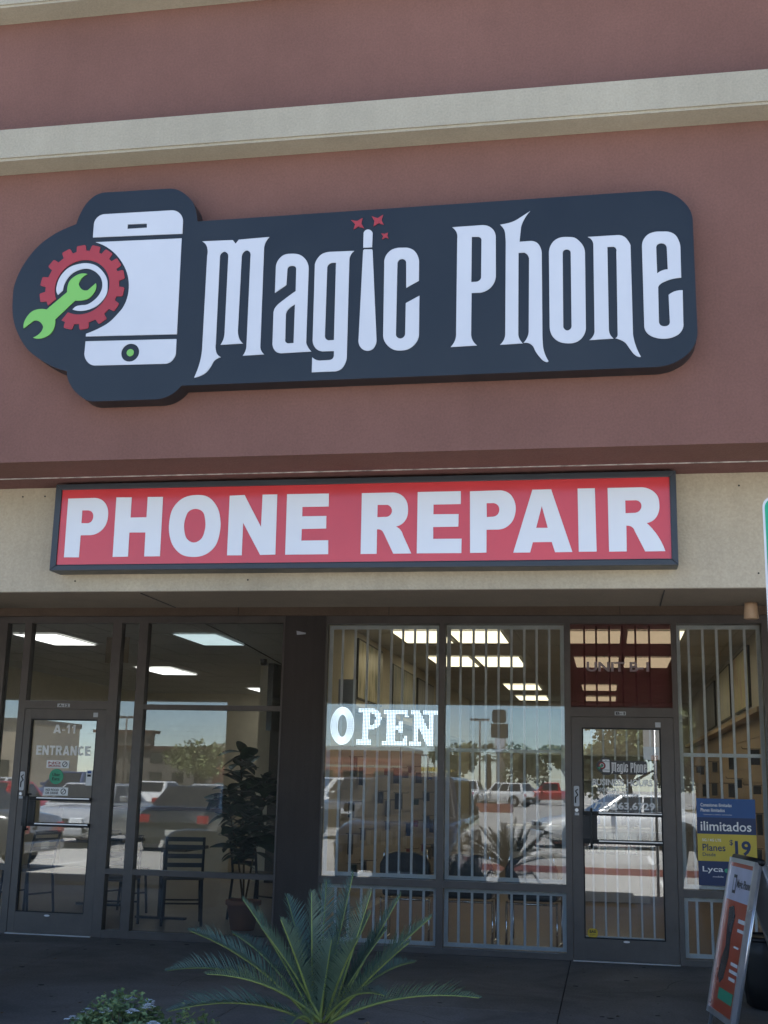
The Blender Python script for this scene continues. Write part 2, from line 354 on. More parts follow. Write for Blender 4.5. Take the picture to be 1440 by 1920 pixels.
# ---- sign outlines in metres on the sign planes (x, z[, 1 = smooth])
MS={'m':[[(-2.097,4.306),(-2.077,4.288,1),(-2.065,4.257,1),(-2.065,4.222),(-2.063,3.699),(-2.067,3.646,1),(-2.098,3.538),(-2.074,3.544,1),(-2.04,3.56,1),(-2.011,3.594,1),(-1.993,3.627,1),(-1.959,3.646),(-1.98,3.664,1),(-1.989,3.691,1),(-1.99,3.722),(-1.994,4.215),(-1.987,4.231,1),(-1.971,4.239,1),(-1.955,4.231,1),(-1.947,4.21),(-1.945,3.788),(-1.951,3.739,1),(-1.963,3.714),(-1.842,3.716),(-1.861,3.739,1),(-1.871,3.771,1),(-1.873,3.798),(-1.873,4.208),(-1.863,4.231,1),(-1.846,4.239,1),(-1.83,4.229,1),(-1.824,4.205),(-1.822,3.706),(-1.827,3.671,1),(-1.84,3.648),(-1.724,3.651),(-1.74,3.669,1),(-1.747,3.703),(-1.752,4.245),(-1.744,4.281,1),(-1.726,4.308),(-1.894,4.303),(-1.91,4.281),(-1.927,4.303)]],
'a':[[(-1.681,3.989),(-1.682,4.138),(-1.67,4.174,1),(-1.644,4.199,1),(-1.599,4.205,1),(-1.555,4.196,1),(-1.523,4.169,1),(-1.507,4.136,1),(-1.504,4.115),(-1.502,3.705),(-1.493,3.683,1),(-1.473,3.656),(-1.632,3.653),(-1.662,3.664,1),(-1.679,3.691,1),(-1.682,3.711),(-1.684,3.879),(-1.679,3.9,1),(-1.665,3.92,1),(-1.635,3.945,1),(-1.569,3.993),(-1.571,4.111),(-1.576,4.13,1),(-1.596,4.137,1),(-1.613,4.132,1),(-1.619,4.114),(-1.621,4.031)],[(-1.57,3.92),(-1.569,3.706),(-1.598,3.705),(-1.612,3.714,1),(-1.615,3.732),(-1.617,3.867),(-1.609,3.889,1),(-1.594,3.904,1)]],
'g':[[(-1.263,4.201),(-1.281,4.179,1),(-1.287,4.147),(-1.285,3.615),(-1.294,3.58,1),(-1.313,3.554,1),(-1.355,3.543),(-1.466,3.543),(-1.467,3.624),(-1.448,3.61,1),(-1.425,3.604),(-1.376,3.605),(-1.359,3.612,1),(-1.353,3.633),(-1.353,3.653),(-1.415,3.654),(-1.447,3.669,1),(-1.465,3.699,1),(-1.468,3.725),(-1.471,4.138),(-1.46,4.166,1),(-1.438,4.191,1),(-1.407,4.202,1),(-1.384,4.203)],[(-1.358,4.141),(-1.355,3.713),(-1.383,3.712),(-1.399,3.722,1),(-1.404,3.738),(-1.404,4.118),(-1.395,4.135,1),(-1.378,4.141)]],
'itop':[[(-1.215,4.216),(-1.215,4.299),(-1.208,4.311,1),(-1.192,4.317,1),(-1.175,4.309,1),(-1.167,4.296),(-1.168,4.216)]],
'i':[[(-1.215,4.2),(-1.21,4.206),(-1.168,4.204),(-1.165,4.198),(-1.132,3.703),(-1.137,3.676,1),(-1.151,3.655,1),(-1.175,3.647,1),(-1.201,3.655,1),(-1.22,3.677,1),(-1.226,3.707)]],
'st1':[[(-1.285,4.377),(-1.252,4.369),(-1.222,4.385),(-1.229,4.353),(-1.212,4.325),(-1.244,4.338),(-1.27,4.321),(-1.262,4.352)]],
'st2':[[(-1.175,4.392),(-1.142,4.378),(-1.113,4.397),(-1.121,4.365),(-1.108,4.338),(-1.136,4.349),(-1.163,4.333),(-1.159,4.363)]],
'st3':[[(-1.122,4.291),(-1.103,4.287),(-1.085,4.294),(-1.089,4.276),(-1.081,4.259),(-1.099,4.266),(-1.116,4.257),(-1.111,4.275)]],
'c':[[(-0.918,4.016),(-0.919,4.122),(-0.926,4.152,1),(-0.947,4.184,1),(-0.977,4.2,1),(-1.006,4.203,1),(-1.039,4.203,1),(-1.067,4.193,1),(-1.089,4.171,1),(-1.101,4.137,1),(-1.101,4.12),(-1.098,3.726),(-1.093,3.701,1),(-1.072,3.669,1),(-1.044,3.648,1),(-1.009,3.641,1),(-0.971,3.645,1),(-0.94,3.665,1),(-0.918,3.697,1),(-0.913,3.731),(-0.914,3.933),(-0.984,3.896),(-0.984,3.734),(-0.989,3.715,1),(-1.006,3.705,1),(-1.027,3.715,1),(-1.032,3.736),(-1.032,4.115),(-1.027,4.132,1),(-1.01,4.141,1),(-0.992,4.133,1),(-0.986,4.113),(-0.983,3.98)]],
'P':[[(-0.748,4.301),(-0.727,4.274,1),(-0.722,4.234),(-0.723,3.723),(-0.728,3.683,1),(-0.75,3.648),(-0.617,3.651),(-0.637,3.675,1),(-0.647,3.711),(-0.646,3.934),(-0.603,3.933),(-0.565,3.946,1),(-0.537,3.974,1),(-0.523,4.019),(-0.524,4.234),(-0.534,4.269,1),(-0.56,4.294,1),(-0.6,4.303)],[(-0.647,4.242),(-0.613,4.24),(-0.6,4.231,1),(-0.597,4.215),(-0.598,4.014),(-0.607,3.999,1),(-0.624,3.993),(-0.648,3.993)]],
'h':[[(-0.502,4.3),(-0.483,4.275,1),(-0.474,4.221,1),(-0.473,4.194),(-0.475,3.707),(-0.482,3.674,1),(-0.501,3.649),(-0.388,3.652),(-0.403,3.673,1),(-0.41,3.709),(-0.408,4.139),(-0.379,4.139),(-0.362,4.125,1),(-0.355,4.098),(-0.358,3.711),(-0.366,3.68,1),(-0.384,3.654),(-0.359,3.652,1),(-0.339,3.637,1),(-0.325,3.608,1),(-0.306,3.579,1),(-0.282,3.554,1),(-0.266,3.549,1),(-0.261,3.553),(-0.285,3.615,1),(-0.289,3.659,1),(-0.29,3.703),(-0.291,4.123),(-0.297,4.16,1),(-0.316,4.189,1),(-0.345,4.2),(-0.403,4.199),(-0.395,4.281),(-0.385,4.31,1),(-0.349,4.365),(-0.387,4.34,1),(-0.434,4.313,1),(-0.468,4.304,1)]],
'o':[[(-0.255,4.131),(-0.248,4.164,1),(-0.224,4.197,1),(-0.193,4.21,1),(-0.161,4.21,1),(-0.127,4.204,1),(-0.1,4.181,1),(-0.081,4.15,1),(-0.075,4.116),(-0.076,3.717),(-0.083,3.689,1),(-0.102,3.661,1),(-0.133,3.644,1),(-0.167,3.642,1),(-0.205,3.651,1),(-0.234,3.674,1),(-0.251,3.709,1),(-0.254,3.734)],[(-0.186,4.123),(-0.182,4.137,1),(-0.166,4.143,1),(-0.151,4.137,1),(-0.146,4.12),(-0.146,3.737),(-0.151,3.717,1),(-0.167,3.709,1),(-0.182,3.718,1),(-0.187,3.739)]],
'n':[[(-0.06,4.204),(-0.041,4.188,1),(-0.033,4.158),(-0.034,3.695),(-0.041,3.675,1),(-0.06,3.654),(0.057,3.657),(0.042,3.677,1),(0.036,3.704),(0.036,4.144),(0.066,4.144),(0.077,4.136,1),(0.08,4.115),(0.078,3.678),(0.074,3.664,1),(0.067,3.658),(0.09,3.649,1),(0.111,3.636,1),(0.134,3.602,1),(0.16,3.567,1),(0.176,3.557,1),(0.187,3.557),(0.159,3.633,1),(0.152,3.674),(0.15,4.146),(0.139,4.17,1),(0.12,4.194,1),(0.09,4.205)]],
'e':[[(0.391,3.96),(0.392,4.123),(0.385,4.157,1),(0.366,4.191,1),(0.337,4.207,1),(0.309,4.21,1),(0.267,4.21,1),(0.237,4.199,1),(0.214,4.172,1),(0.206,4.139),(0.207,3.72),(0.212,3.692,1),(0.237,3.663,1),(0.27,3.649,1),(0.3,3.645,1),(0.342,3.651,1),(0.375,3.67,1),(0.393,3.702,1),(0.394,3.72),(0.396,3.893),(0.358,3.889,1),(0.328,3.872),(0.33,3.737),(0.323,3.714,1),(0.303,3.709,1),(0.285,3.716,1),(0.278,3.74),(0.279,3.917),(0.286,3.928,1),(0.321,3.947,1),(0.364,3.958,1)],[(0.276,3.988),(0.275,4.121),(0.281,4.142,1),(0.298,4.148,1),(0.32,4.139,1),(0.326,4.118),(0.328,4.007),(0.297,4.001,1)]],
'ptop':[[(-2.726,4.368),(-2.726,4.444),(-2.72,4.47,1),(-2.701,4.492,1),(-2.668,4.502),(-2.289,4.499),(-2.269,4.497,1),(-2.237,4.48,1),(-2.221,4.458,1),(-2.214,4.432),(-2.213,4.358)],[(-2.529,4.433),(-2.419,4.43),(-2.417,4.406),(-2.53,4.406)]],
'pmid':[[(-2.707,4.339),(-2.643,4.308,1),(-2.588,4.263,1),(-2.544,4.208,1),(-2.508,4.134,1),(-2.497,4.077,1),(-2.499,4.016,1),(-2.524,3.946,1),(-2.547,3.917,1),(-2.594,3.869,1),(-2.657,3.834,1),(-2.721,3.81),(-2.721,3.795),(-2.208,3.784),(-2.215,4.331)]],
'pbot':[[(-2.72,3.767),(-2.208,3.757),(-2.207,3.676),(-2.215,3.652,1),(-2.238,3.628,1),(-2.268,3.622),(-2.656,3.628),(-2.682,3.636,1),(-2.709,3.662,1),(-2.721,3.695)]],
'btn':(-2.462,3.692),
'ring':[[(-2.902,4.042),(-2.911,4.058,1),(-2.911,4.11,1),(-2.889,4.161,1),(-2.851,4.198,1),(-2.801,4.215,1),(-2.749,4.218,1),(-2.696,4.202,1),(-2.652,4.163,1),(-2.626,4.12,1),(-2.619,4.079,1),(-2.622,4.03,1),(-2.64,3.998,1),(-2.678,3.964,1),(-2.727,3.946,1),(-2.768,3.943,1),(-2.81,3.953),(-2.791,3.97,1),(-2.765,3.975,1),(-2.73,3.977,1),(-2.695,3.996,1),(-2.667,4.025,1),(-2.65,4.065,1),(-2.656,4.117,1),(-2.682,4.154,1),(-2.715,4.177,1),(-2.752,4.187,1),(-2.793,4.181,1),(-2.827,4.165,1),(-2.856,4.133,1),(-2.873,4.092,1),(-2.876,4.067)]],
'gearc':(-2.766,4.08),
'wrench':[[(-2.74,4.154),(-2.77,4.159,1),(-2.81,4.146,1),(-2.841,4.117,1),(-2.85,4.081,1),(-2.849,4.055),(-2.96,3.96),(-2.996,3.965,1),(-3.042,3.954,1),(-3.075,3.917,1),(-3.087,3.872,1),(-3.084,3.857),(-3.029,3.899),(-3.011,3.899,1),(-2.971,3.861),(-2.973,3.848,1),(-3.024,3.802),(-3.002,3.795,1),(-2.961,3.799,1),(-2.922,3.823,1),(-2.905,3.863,1),(-2.905,3.901),(-2.798,4.004),(-2.762,4.002,1),(-2.722,4.012,1),(-2.694,4.042,1),(-2.683,4.077,1),(-2.687,4.098),(-2.731,4.059),(-2.752,4.06,1),(-2.786,4.098),(-2.784,4.108,1)]],
'cab':[[(-3.168,4.03,1),(-3.168,4.098,1),(-3.147,4.18,1),(-3.102,4.267,1),(-3.036,4.347,1),(-2.952,4.406,1),(-2.881,4.438,1),(-2.831,4.455),(-2.81,4.524,1),(-2.774,4.585,1),(-2.725,4.624,1),(-2.668,4.634),(-2.308,4.631),(-2.267,4.624,1),(-2.209,4.588,1),(-2.165,4.538,1),(-2.144,4.484,1),(-2.133,4.426),(0.26,4.437),(0.308,4.433,1),(0.36,4.413,1),(0.411,4.371,1),(0.444,4.321,1),(0.456,4.267),(0.46,3.68),(0.453,3.632,1),(0.429,3.584,1),(0.386,3.543,1),(0.34,3.518,1),(0.289,3.505,1),(0.252,3.502),(-2.167,3.498),(-2.213,3.455,1),(-2.265,3.433,1),(-2.304,3.428),(-2.651,3.429),(-2.686,3.437,1),(-2.728,3.462,1),(-2.778,3.511,1),(-2.808,3.566,1),(-2.815,3.604),(-2.884,3.627,1),(-2.965,3.671,1),(-3.053,3.738,1),(-3.113,3.822,1),(-3.145,3.89,1),(-3.163,3.968,1)]]}
PR={'P':[[(-3.018,3.04),(-2.862,3.041),(-2.809,3.026,1),(-2.776,2.983,1),(-2.769,2.94,1),(-2.781,2.879,1),(-2.822,2.837,1),(-2.869,2.825),(-2.925,2.825),(-2.925,2.698),(-3.015,2.699)],[(-2.927,2.97),(-2.893,2.97),(-2.863,2.954,1),(-2.857,2.93,1),(-2.867,2.903,1),(-2.891,2.894),(-2.926,2.895)]],
'H':[[(-2.726,3.042),(-2.634,3.04),(-2.633,2.923),(-2.538,2.923),(-2.538,3.04),(-2.448,3.039),(-2.444,2.699),(-2.536,2.699),(-2.538,2.836),(-2.634,2.837),(-2.632,2.699),(-2.723,2.698)]],
'O':[[(-2.249,3.046,1),(-2.188,3.036,1),(-2.131,2.983,1),(-2.102,2.891,1),(-2.104,2.823,1),(-2.129,2.748,1),(-2.184,2.704,1),(-2.249,2.693,1),(-2.312,2.705,1),(-2.366,2.751,1),(-2.397,2.827,1),(-2.401,2.896,1),(-2.384,2.972,1),(-2.336,3.025,1)],[(-2.246,2.966,1),(-2.21,2.95,1),(-2.191,2.9,1),(-2.191,2.839,1),(-2.209,2.794,1),(-2.25,2.774,1),(-2.291,2.795,1),(-2.311,2.849,1),(-2.309,2.91,1),(-2.288,2.955,1)]],
'N':[[(-2.056,3.038),(-1.97,3.04),(-1.867,2.857),(-1.866,3.04),(-1.782,3.04),(-1.779,2.701),(-1.865,2.7),(-1.971,2.883),(-1.97,2.699),(-2.054,2.7)]],
'E':[[(-1.726,3.04),(-1.489,3.039),(-1.488,2.966),(-1.636,2.966),(-1.635,2.913),(-1.499,2.913),(-1.498,2.843),(-1.635,2.842),(-1.635,2.777),(-1.484,2.777),(-1.482,2.7),(-1.723,2.7)]],
'R':[[(-1.304,3.037),(-1.143,3.037),(-1.091,3.026,1),(-1.058,2.992,1),(-1.047,2.94,1),(-1.056,2.889,1),(-1.081,2.86,1),(-1.112,2.848),(-1.087,2.83,1),(-1.072,2.801),(-1.025,2.699),(-1.123,2.699),(-1.178,2.813),(-1.197,2.832,1),(-1.215,2.834),(-1.214,2.699),(-1.302,2.699)],[(-1.215,2.97),(-1.16,2.969),(-1.14,2.953,1),(-1.135,2.931,1),(-1.147,2.909,1),(-1.177,2.902),(-1.215,2.901)]],
'E2':[[(-0.995,3.037),(-0.76,3.037),(-0.76,2.966),(-0.908,2.966),(-0.908,2.912),(-0.771,2.911),(-0.772,2.842),(-0.908,2.842),(-0.907,2.777),(-0.754,2.776),(-0.755,2.698),(-0.995,2.699)]],
'P2':[[(-0.711,3.035),(-0.549,3.037),(-0.499,3.018,1),(-0.471,2.973,1),(-0.467,2.919,1),(-0.485,2.865,1),(-0.52,2.833,1),(-0.563,2.823),(-0.621,2.823),(-0.621,2.699),(-0.708,2.698)],[(-0.621,2.968),(-0.584,2.968),(-0.559,2.953,1),(-0.553,2.93,1),(-0.563,2.904,1),(-0.591,2.893),(-0.62,2.892)]],
'A':[[(-0.377,3.037),(-0.278,3.037),(-0.17,2.697),(-0.26,2.697),(-0.277,2.752),(-0.376,2.752),(-0.39,2.697),(-0.479,2.697)],[(-0.328,2.947),(-0.297,2.828),(-0.358,2.829)]],
'I':[[(-0.139,3.038),(-0.049,3.038),(-0.045,2.698),(-0.137,2.698)]],
'R2':[[(0.017,3.038),(0.191,3.038),(0.239,3.024,1),(0.272,2.991,1),(0.281,2.945,1),(0.276,2.902,1),(0.248,2.86,1),(0.214,2.846),(0.24,2.818,1),(0.305,2.696),(0.203,2.696),(0.152,2.805),(0.139,2.826,1),(0.11,2.834),(0.109,2.697),(0.019,2.697)],[(0.107,2.969),(0.162,2.969),(0.186,2.954,1),(0.189,2.932,1),(0.178,2.911,1),(0.147,2.901),(0.107,2.9)]]}
# ---------------------------------------------------------------- ground
FY, FZ = -5.535, 3.139            # face of the red wall, height of its underside
BY0, BY1, BZ = -4.95, -4.31, 2.526  # beam front, beam back, beam underside
lot = S(B('parking_lot', -320, 320, -420, -6.86, -0.40, -0.15, m_lot))
base = S(B('ground', -320, 320, -6.86, 60, -0.60, -0.012, m_joint))
walk = S(B('walkway', -16, 12, -0.02, 0.0, -0.2, -0.004, m_joint))
xs = [-16, -13.2, -10.4, -7.5, -4.66, -2.5, -0.36, 1.85, 4.6, 7.4, 10.2, 12]
ys = [0.0, -2.62, -5.03]
for i in range(len(xs)-1):
    for j in range(len(ys)-1):
        g = 0.004
        B('slab', xs[i]+g, xs[i+1]-g, ys[j+1]+g, ys[j]-g-(0.03 if j == 0 else 0), -0.10, 0.0 + random.uniform(-.0015, .0015), m_conc, walk)
rg = random.Random(21); gm = MB()
for k in range(150):                    # trodden gum and drip spots
    cx_, cy_, r_ = rg.uniform(-6.5, 2.5), rg.uniform(-4.9, -0.15), rg.choice([0.008, 0.012, 0.018, 0.025])
    gm.add([(cx_+r_*rg.uniform(.8, 1.2)*cos(t*pi/5), cy_+r_*rg.uniform(.8, 1.2)*sin(t*pi/5), 0.0035) for t in range(10)], [tuple(range(10))])
STUFF(O('gum_spots', gm, m_joint, walk))
ck = MB()
for (x_, y_, a_, n_) in ((-3.6, -0.3, -1.2, 26), (0.9, -0.5, -1.9, 22), (-1.6, -2.7, -0.6, 24), (-5.6, -1.0, -0.9, 18)):
    pv = Vector((x_, y_, 0.0028))
    for k in range(n_):                 # hairline cracks
        a_ += rg.uniform(-.45, .45); nx_ = pv+Vector((cos(a_), sin(a_), 0))*0.09; sd = Vector((-sin(a_), cos(a_), 0))*rg.uniform(.0012, .0028)
        ck.add([pv-sd, nx_-sd, nx_+sd, pv+sd], [(0, 1, 2, 3)]); pv = nx_
STUFF(O('hairline_cracks', ck, m_joint, walk))
m_dry = M('dry_leaf', (0.20, 0.13, 0.06), 0.8, var=0.3); lt = MB()
for k in range(40):
    p_ = Vector((rg.uniform(-6, 2), -rg.uniform(0.05, 1)**2*4.6-0.08, 0.006)); R3 = Euler((rg.uniform(-.4, .4), rg.uniform(-.4, .4), rg.uniform(0, 6.28))).to_matrix(); L_ = rg.uniform(.02, .045)
    lt.add([p_+R3 @ Vector(v)*L_ for v in ((0, 0, 0), (.3, .5, .1), (0, 1, 0), (-.3, .5, .1))], [(0, 1, 2, 3)])
STUFF(O('leaf_litter', lt, m_dry, walk))
S(B('kerb', -16, 12, -6.86, -6.70, -0.3, 0.0, m_kerb, bevel=0.02))
bed = S(B('planting_bed', -7.6, 0.30, -6.69, -5.05, -0.2, 0.05, m_soil))
S(B('pavement', 0.31, 12, -6.69, -5.04, -0.2, 0.0, m_conc))
for x in range(-12, 10):
    X = x*2.75+0.95-2.8
    B('stripe', X-0.05, X+0.05, -12.0, -7.05, -0.15, -0.146, m_paintline, lot)
    B('stripe', X-0.05, X+0.05, -20.2, -15.2, -0.15, -0.146, m_paintline, lot)

# ---------------------------------------------------------------- the building
bld = T('strip_mall_building', 'red and beige stucco strip mall front with deep covered walkway', 'building', (-2, 0, 0))
X0, X1 = -16, 12
B('red_wall', X0, X1, FY, FY+0.3, FZ, 6.10, m_red, bld)
B('red_soffit', X0, X1, FY+0.301, BY0, FZ+0.001, FZ+0.1, m_redsof, bld)
B('drip_channel', X0, X1, -5.190, -5.184, FZ-0.004, FZ+0.002, m_drip, bld)
cb = MB()
# cream band: flat front with a small step at its lower edge
cb.box(X0, X1, -5.700, FY-0.001, 4.862, 5.037); cb.box(X0, X1, -5.690, FY-0.001, 4.847, 4.862)
O('cream_band', cb, m_cream, bld)
tb = MB(); tb.box(X0, X1, -5.700, FY-0.001, 5.843, 6.05); tb.box(X0, X1, -5.690, FY-0.001, 5.829, 5.843); tb.box(X0, X1, -5.74, FY+0.4, 6.05, 6.16)
O('parapet_cornice', tb, m_cream, bld)
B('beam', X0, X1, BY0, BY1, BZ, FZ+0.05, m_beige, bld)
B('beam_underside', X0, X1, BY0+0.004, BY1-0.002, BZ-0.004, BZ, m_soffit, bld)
for x in (-2.62, 0.30):
    O('joint', MB().box(x, x+0.006, BY0+0.05, BY1-0.01, BZ-0.008, BZ-0.003), m_joint, bld)
B('porch_ceiling', X0, X1, BY1-0.001, -0.04, FZ+0.0, FZ+0.15, stucco('stucco_pale_ceiling', (0.55, 0.50, 0.42), 0.04), bld)
B('header_wall', X0, X1, -0.06, 0.10, 3.052, FZ-0.001, m_header, bld)
for x in (-3.55, -2.05, 0.12):
    O('joint', MB().box(x, x+0.005, -0.063, -0.058, 3.055, FZ-0.003), m_joint, bld)
B('roof_slab', X0, X1, FY+0.3, 16.0, 5.2, 5.5, m_soffit, bld)
B('back_wall', X0, X1, 15.7, 16.0, 0, 5.2, m_beige, bld)
B('upper_wall', X0, X1, 0.12, 0.30, 3.10, 5.2, m_beige, bld)
for x, z in ((-3.37, 3.09), (-3.23, 3.09), (-3.0, 2.585), (-1.97, 2.585), (0.70, 3.07), (0.78, 2.60)):
    O('anchor_hole', MB().cyl((x, BY0-0.003, z), (x, BY0+0.01, z), 0.005, 0.005, 8), m_joint, bld)
for x0, x1, lab in ((-5.02, -3.86, 'beige stucco porch column holding up the beam at the restaurant end'), (1.12, 2.30, 'beige stucco porch column holding up the beam right of the phone shop')):
    c = T('porch_column', lab, 'column', ((x0+x1)/2, -4.63, 0), 'porch columns')
    B('shaft', x0, x1, BY0+0.02, BY1-0.02, 0.30, BZ-0.005, m_beige, c); B('base_course', x0-0.03, x1+0.03, BY0-0.01, BY1+0.01, 0, 0.30, m_red, c)
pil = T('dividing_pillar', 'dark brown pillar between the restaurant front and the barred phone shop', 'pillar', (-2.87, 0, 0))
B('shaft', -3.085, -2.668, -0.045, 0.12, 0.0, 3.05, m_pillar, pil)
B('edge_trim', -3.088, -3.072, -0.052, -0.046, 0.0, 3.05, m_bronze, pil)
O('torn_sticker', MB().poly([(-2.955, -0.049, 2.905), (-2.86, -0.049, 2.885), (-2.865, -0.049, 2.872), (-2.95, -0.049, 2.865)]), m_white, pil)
rp = T('end_pillar', 'dark brown pillar at the right end of the phone shop front', 'pillar', (1.7, 0, 0))
B('shaft', 1.462, 1.95, -0.045, 0.12, 0.0, 3.05, m_pillar, rp)

# ---------------------------------------------------------------- storefront framing
FY0, FY1 = -0.035, 0.065
def pane(parent, x0, x1, z0, z1, mat=None, y=0.015, tilt=0.0):
    mb = MB(); t = tilt*(x1-x0)
    mb.add([(x0, y-0.003, z0), (x1, y-0.003+t, z0), (x1, y+0.003+t, z0), (x0, y+0.003, z0), (x0, y-0.003, z1), (x1, y-0.003+t, z1), (x1, y+0.003+t, z1), (x0, y+0.003, z1)],
           [(0,3,2,1),(4,5,6,7),(0,1,5,4),(1,2,6,5),(2,3,7,6),(3,0,4,7)])
    return O('pane', mb, mat or m_glass, parent)
def post(parent, x0, x1, z0=0.0, z1=2.985):
    B('post', x0, x1, FY0, FY1, z0, z1, m_bronze, parent)
def rail(parent, x0, x1, z0, z1, name='rail', d=0.003):
    B(name, x0, x1, FY0+d, FY1-d, z0, z1, m_bronze, parent)

sl = T('storefront_frame', 'dark bronze framed restaurant front with wide clear panes', 'storefront', (-4.5, 0, 0), 'shop fronts')
rail(sl, -12.0, -3.086, 2.985, 3.05, 'header', 0)
for a, b in ((-12, -11.91), (-10.0, -9.91), (-8.1, -8.01), (-6.07, -5.98), (-5.79, -5.717), (-4.848, -4.753), (-4.569, -4.477)): post(sl, a, b)
for a, b in ((-11.91, -10.0), (-9.91, -8.1), (-8.01, -6.07), (-5.98, -5.79), (-4.753, -4.569), (-4.477, -3.086)):
    rail(sl, a, b, 0.0, 0.07, 'sill'); rail(sl, a, b, 0.578, 0.628)
    pane(sl, a, b, 0.07, 0.578)
    if a == -4.477 or a < -6.0:
        rail(sl, a, b, 2.136, 2.184); pane(sl, a, b, 0.628, 2.136); pane(sl, a, b, 2.184, 2.985)
    else: pane(sl, a, b, 0.628, 2.985)
rail(sl, -5.717, -4.848, 2.131, 2.210, 'transom_bar', 0); pane(sl, -5.717, -4.848, 2.210, 2.985)
pl_ = B('number_plate', -5.372, -5.242, FY0-0.004, FY0-0.001, 2.147, 2.181, m_white, sl)
TX('lettering', 'A-12', -5.36, -5.255, 2.151, 2.177, FY0-0.0055, m_black, pl_, bold=0.03)

sr = T('storefront_frame', 'dark bronze framed phone shop front with white bars behind the panes', 'storefront', (-0.6, 0, 0), 'shop fronts')
rail(sr, -2.667, 1.461, 2.975, 3.05, 'header', 0)
for a, b in ((-2.667, -2.655), (-1.565, -1.505), (-0.395, -0.338), (0.578, 0.625), (1.38, 1.461)): post(sr, a, b, 0, 2.975)
for a, b in ((-2.655, -1.565), (-1.505, -0.395), (0.625, 1.38)):
    rail(sr, a, b, 0.0, 0.05, 'sill'); rail(sr, a, b, 0.568, 0.632)
    pane(sr, a, b, 0.05, 0.568); pane(sr, a, b, 0.632, 2.975)
rail(sr, -0.338, 0.578, 2.122, 2.205, 'transom_bar', 0)
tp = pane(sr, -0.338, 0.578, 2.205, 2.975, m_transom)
m_ghost = M('faded_grey_vinyl', (0.34, 0.27, 0.28), 0.6)
TX('unit_number', 'UNIT B-1', -0.19, 0.375, 2.535, 2.625, 0.010, m_ghost, tp, bold=0.03)
pl_ = B('number_plate', 0.058, 0.158, FY0-0.004, FY0-0.001, 2.136, 2.170, m_white, sr)
TX('lettering', 'B-1', 0.068, 0.148, 2.141, 2.165, FY0-0.0055, m_black, pl_, bold=0.03)
# plain neighbour front beyond the right end of the picture
sn = T('storefront_frame', 'plain dark framed shop front beyond the end pillar on the right', 'storefront', (5, 0, 0), 'shop fronts')
rail(sn, 1.951, 12.0, 2.985, 3.05, 'header', 0)
for k in range(7):
    x = 1.951+k*1.43; post(sn, x, x+0.08)
    rail(sn, x+0.08, x+1.43, 0, 0.07, 'sill'); pane(sn, x+0.08, x+1.43, 0.07, 2.985)

# ---------------------------------------------------------------- doors
def door(name, label, x0, x1, gx0, gx1, z1, gz0, gz1, pull):
    d = T(name, label, 'door', ((x0+x1)/2, 0, 0), 'glass entrance doors')
    f0, f1 = -0.030, 0.030
    B('stile', x0+0.003, gx0, f0, f1, 0.012, z1, m_bronze, d); B('stile', gx1, x1-0.003, f0, f1, 0.012, z1, m_bronze, d)
    B('top_rail', gx0, gx1, f0+0.002, f1, gz1, z1, m_bronze, d); B('kick_rail', gx0, gx1, f0+0.002, f1, 0.012, gz0, m_bronze, d)
    gk = MB()
    for a in ((gx0, gx0+0.012, gz0, gz1), (gx1-0.012, gx1, gz0, gz1)): gk.box(a[0], a[1], f0+0.010, f0+0.016, a[2], a[3])
    for a in ((gz0, gz0+0.012), (gz1-0.014, gz1)): gk.box(gx0+0.012, gx1-0.012, f0+0.010, f0+0.016, a[0], a[1])
    O('gasket', gk, m_gasket, d)
    p = pane(d, gx0, gx1, gz0, gz1, m_doorglass, 0.004)
    B('threshold', x0, x1, -0.06, 0.06, 0.0, 0.010, m_steel, d)
    # push bar across the glass, with its latch box on the lock side
    for zc in (1.262, 1.018):
        B('push_bar', gx0, gx1, -0.062, -0.034, zc-0.018, zc+0.018, m_gasket, d); B('bar_cap', gx0+0.14, gx1-0.01, -0.066, -0.0625, zc+0.002, zc+0.012, m_steel, d)
    B('latch_box', gx0, gx0+0.125, -0.058, -0.030, 1.037, 1.243, m_black, d)
    hd = MB(); hx = gx0+0.075
    hd.tube([(hx, -0.058, 1.30), (hx, -0.11, 1.30), (hx, -0.115, 1.27), (hx, -0.115, 1.0), (hx, -0.11, 0.97), (hx, -0.058, 0.97)], 0.011, 8)
    O('pull_handle', hd, m_black, d, True)
    return d, p
dA, pA = door('glass_door', 'bronze framed restaurant door marked A-11 ENTRANCE', -5.717, -4.848, -5.642, -4.943, 2.128, 0.200, 2.032, 1)
dB, pB = door('glass_door', 'bronze framed phone shop door with business hours on the glass', -0.338, 0.578, -0.240, 0.463, 2.118, 0.190, 2.024, 1)
def lock(d, x, z):
    lp = SH('lock_plate', [rrect(x-0.024, x+0.024, z-0.09, z+0.09, 0.012)], -0.034, 0.003, m_white, d)
    O('hook_bolt_mark', MB().tube([(x+0.012, -0.0355, z+0.06), (x-0.010, -0.0355, z+0.045), (x+0.012, -0.0355, z+0.01), (x-0.010, -0.0355, z-0.01), (x-0.010, -0.0355, z-0.06)], 0.006, 6), m_black, lp)
    O('lock_cylinder', MB().cyl((x, -0.042, z-0.122), (x, -0.030, z-0.122), 0.016, 0.016, 14), m_steel, d)
    B('small_label', x-0.018, x+0.02, -0.0325, -0.0305, z-0.168, z-0.145, m_white, d)
lock(dA, -5.683, 1.425); lock(dB, -0.294, 1.41)
for d, cx, zx in ((dA, -4.965, 2.075), (dB, 0.440, 2.055)): B('sensor_sticker', cx-0.024, cx+0.024, -0.0325, -0.0305, zx-0.022, zx+0.022, m_white, d)
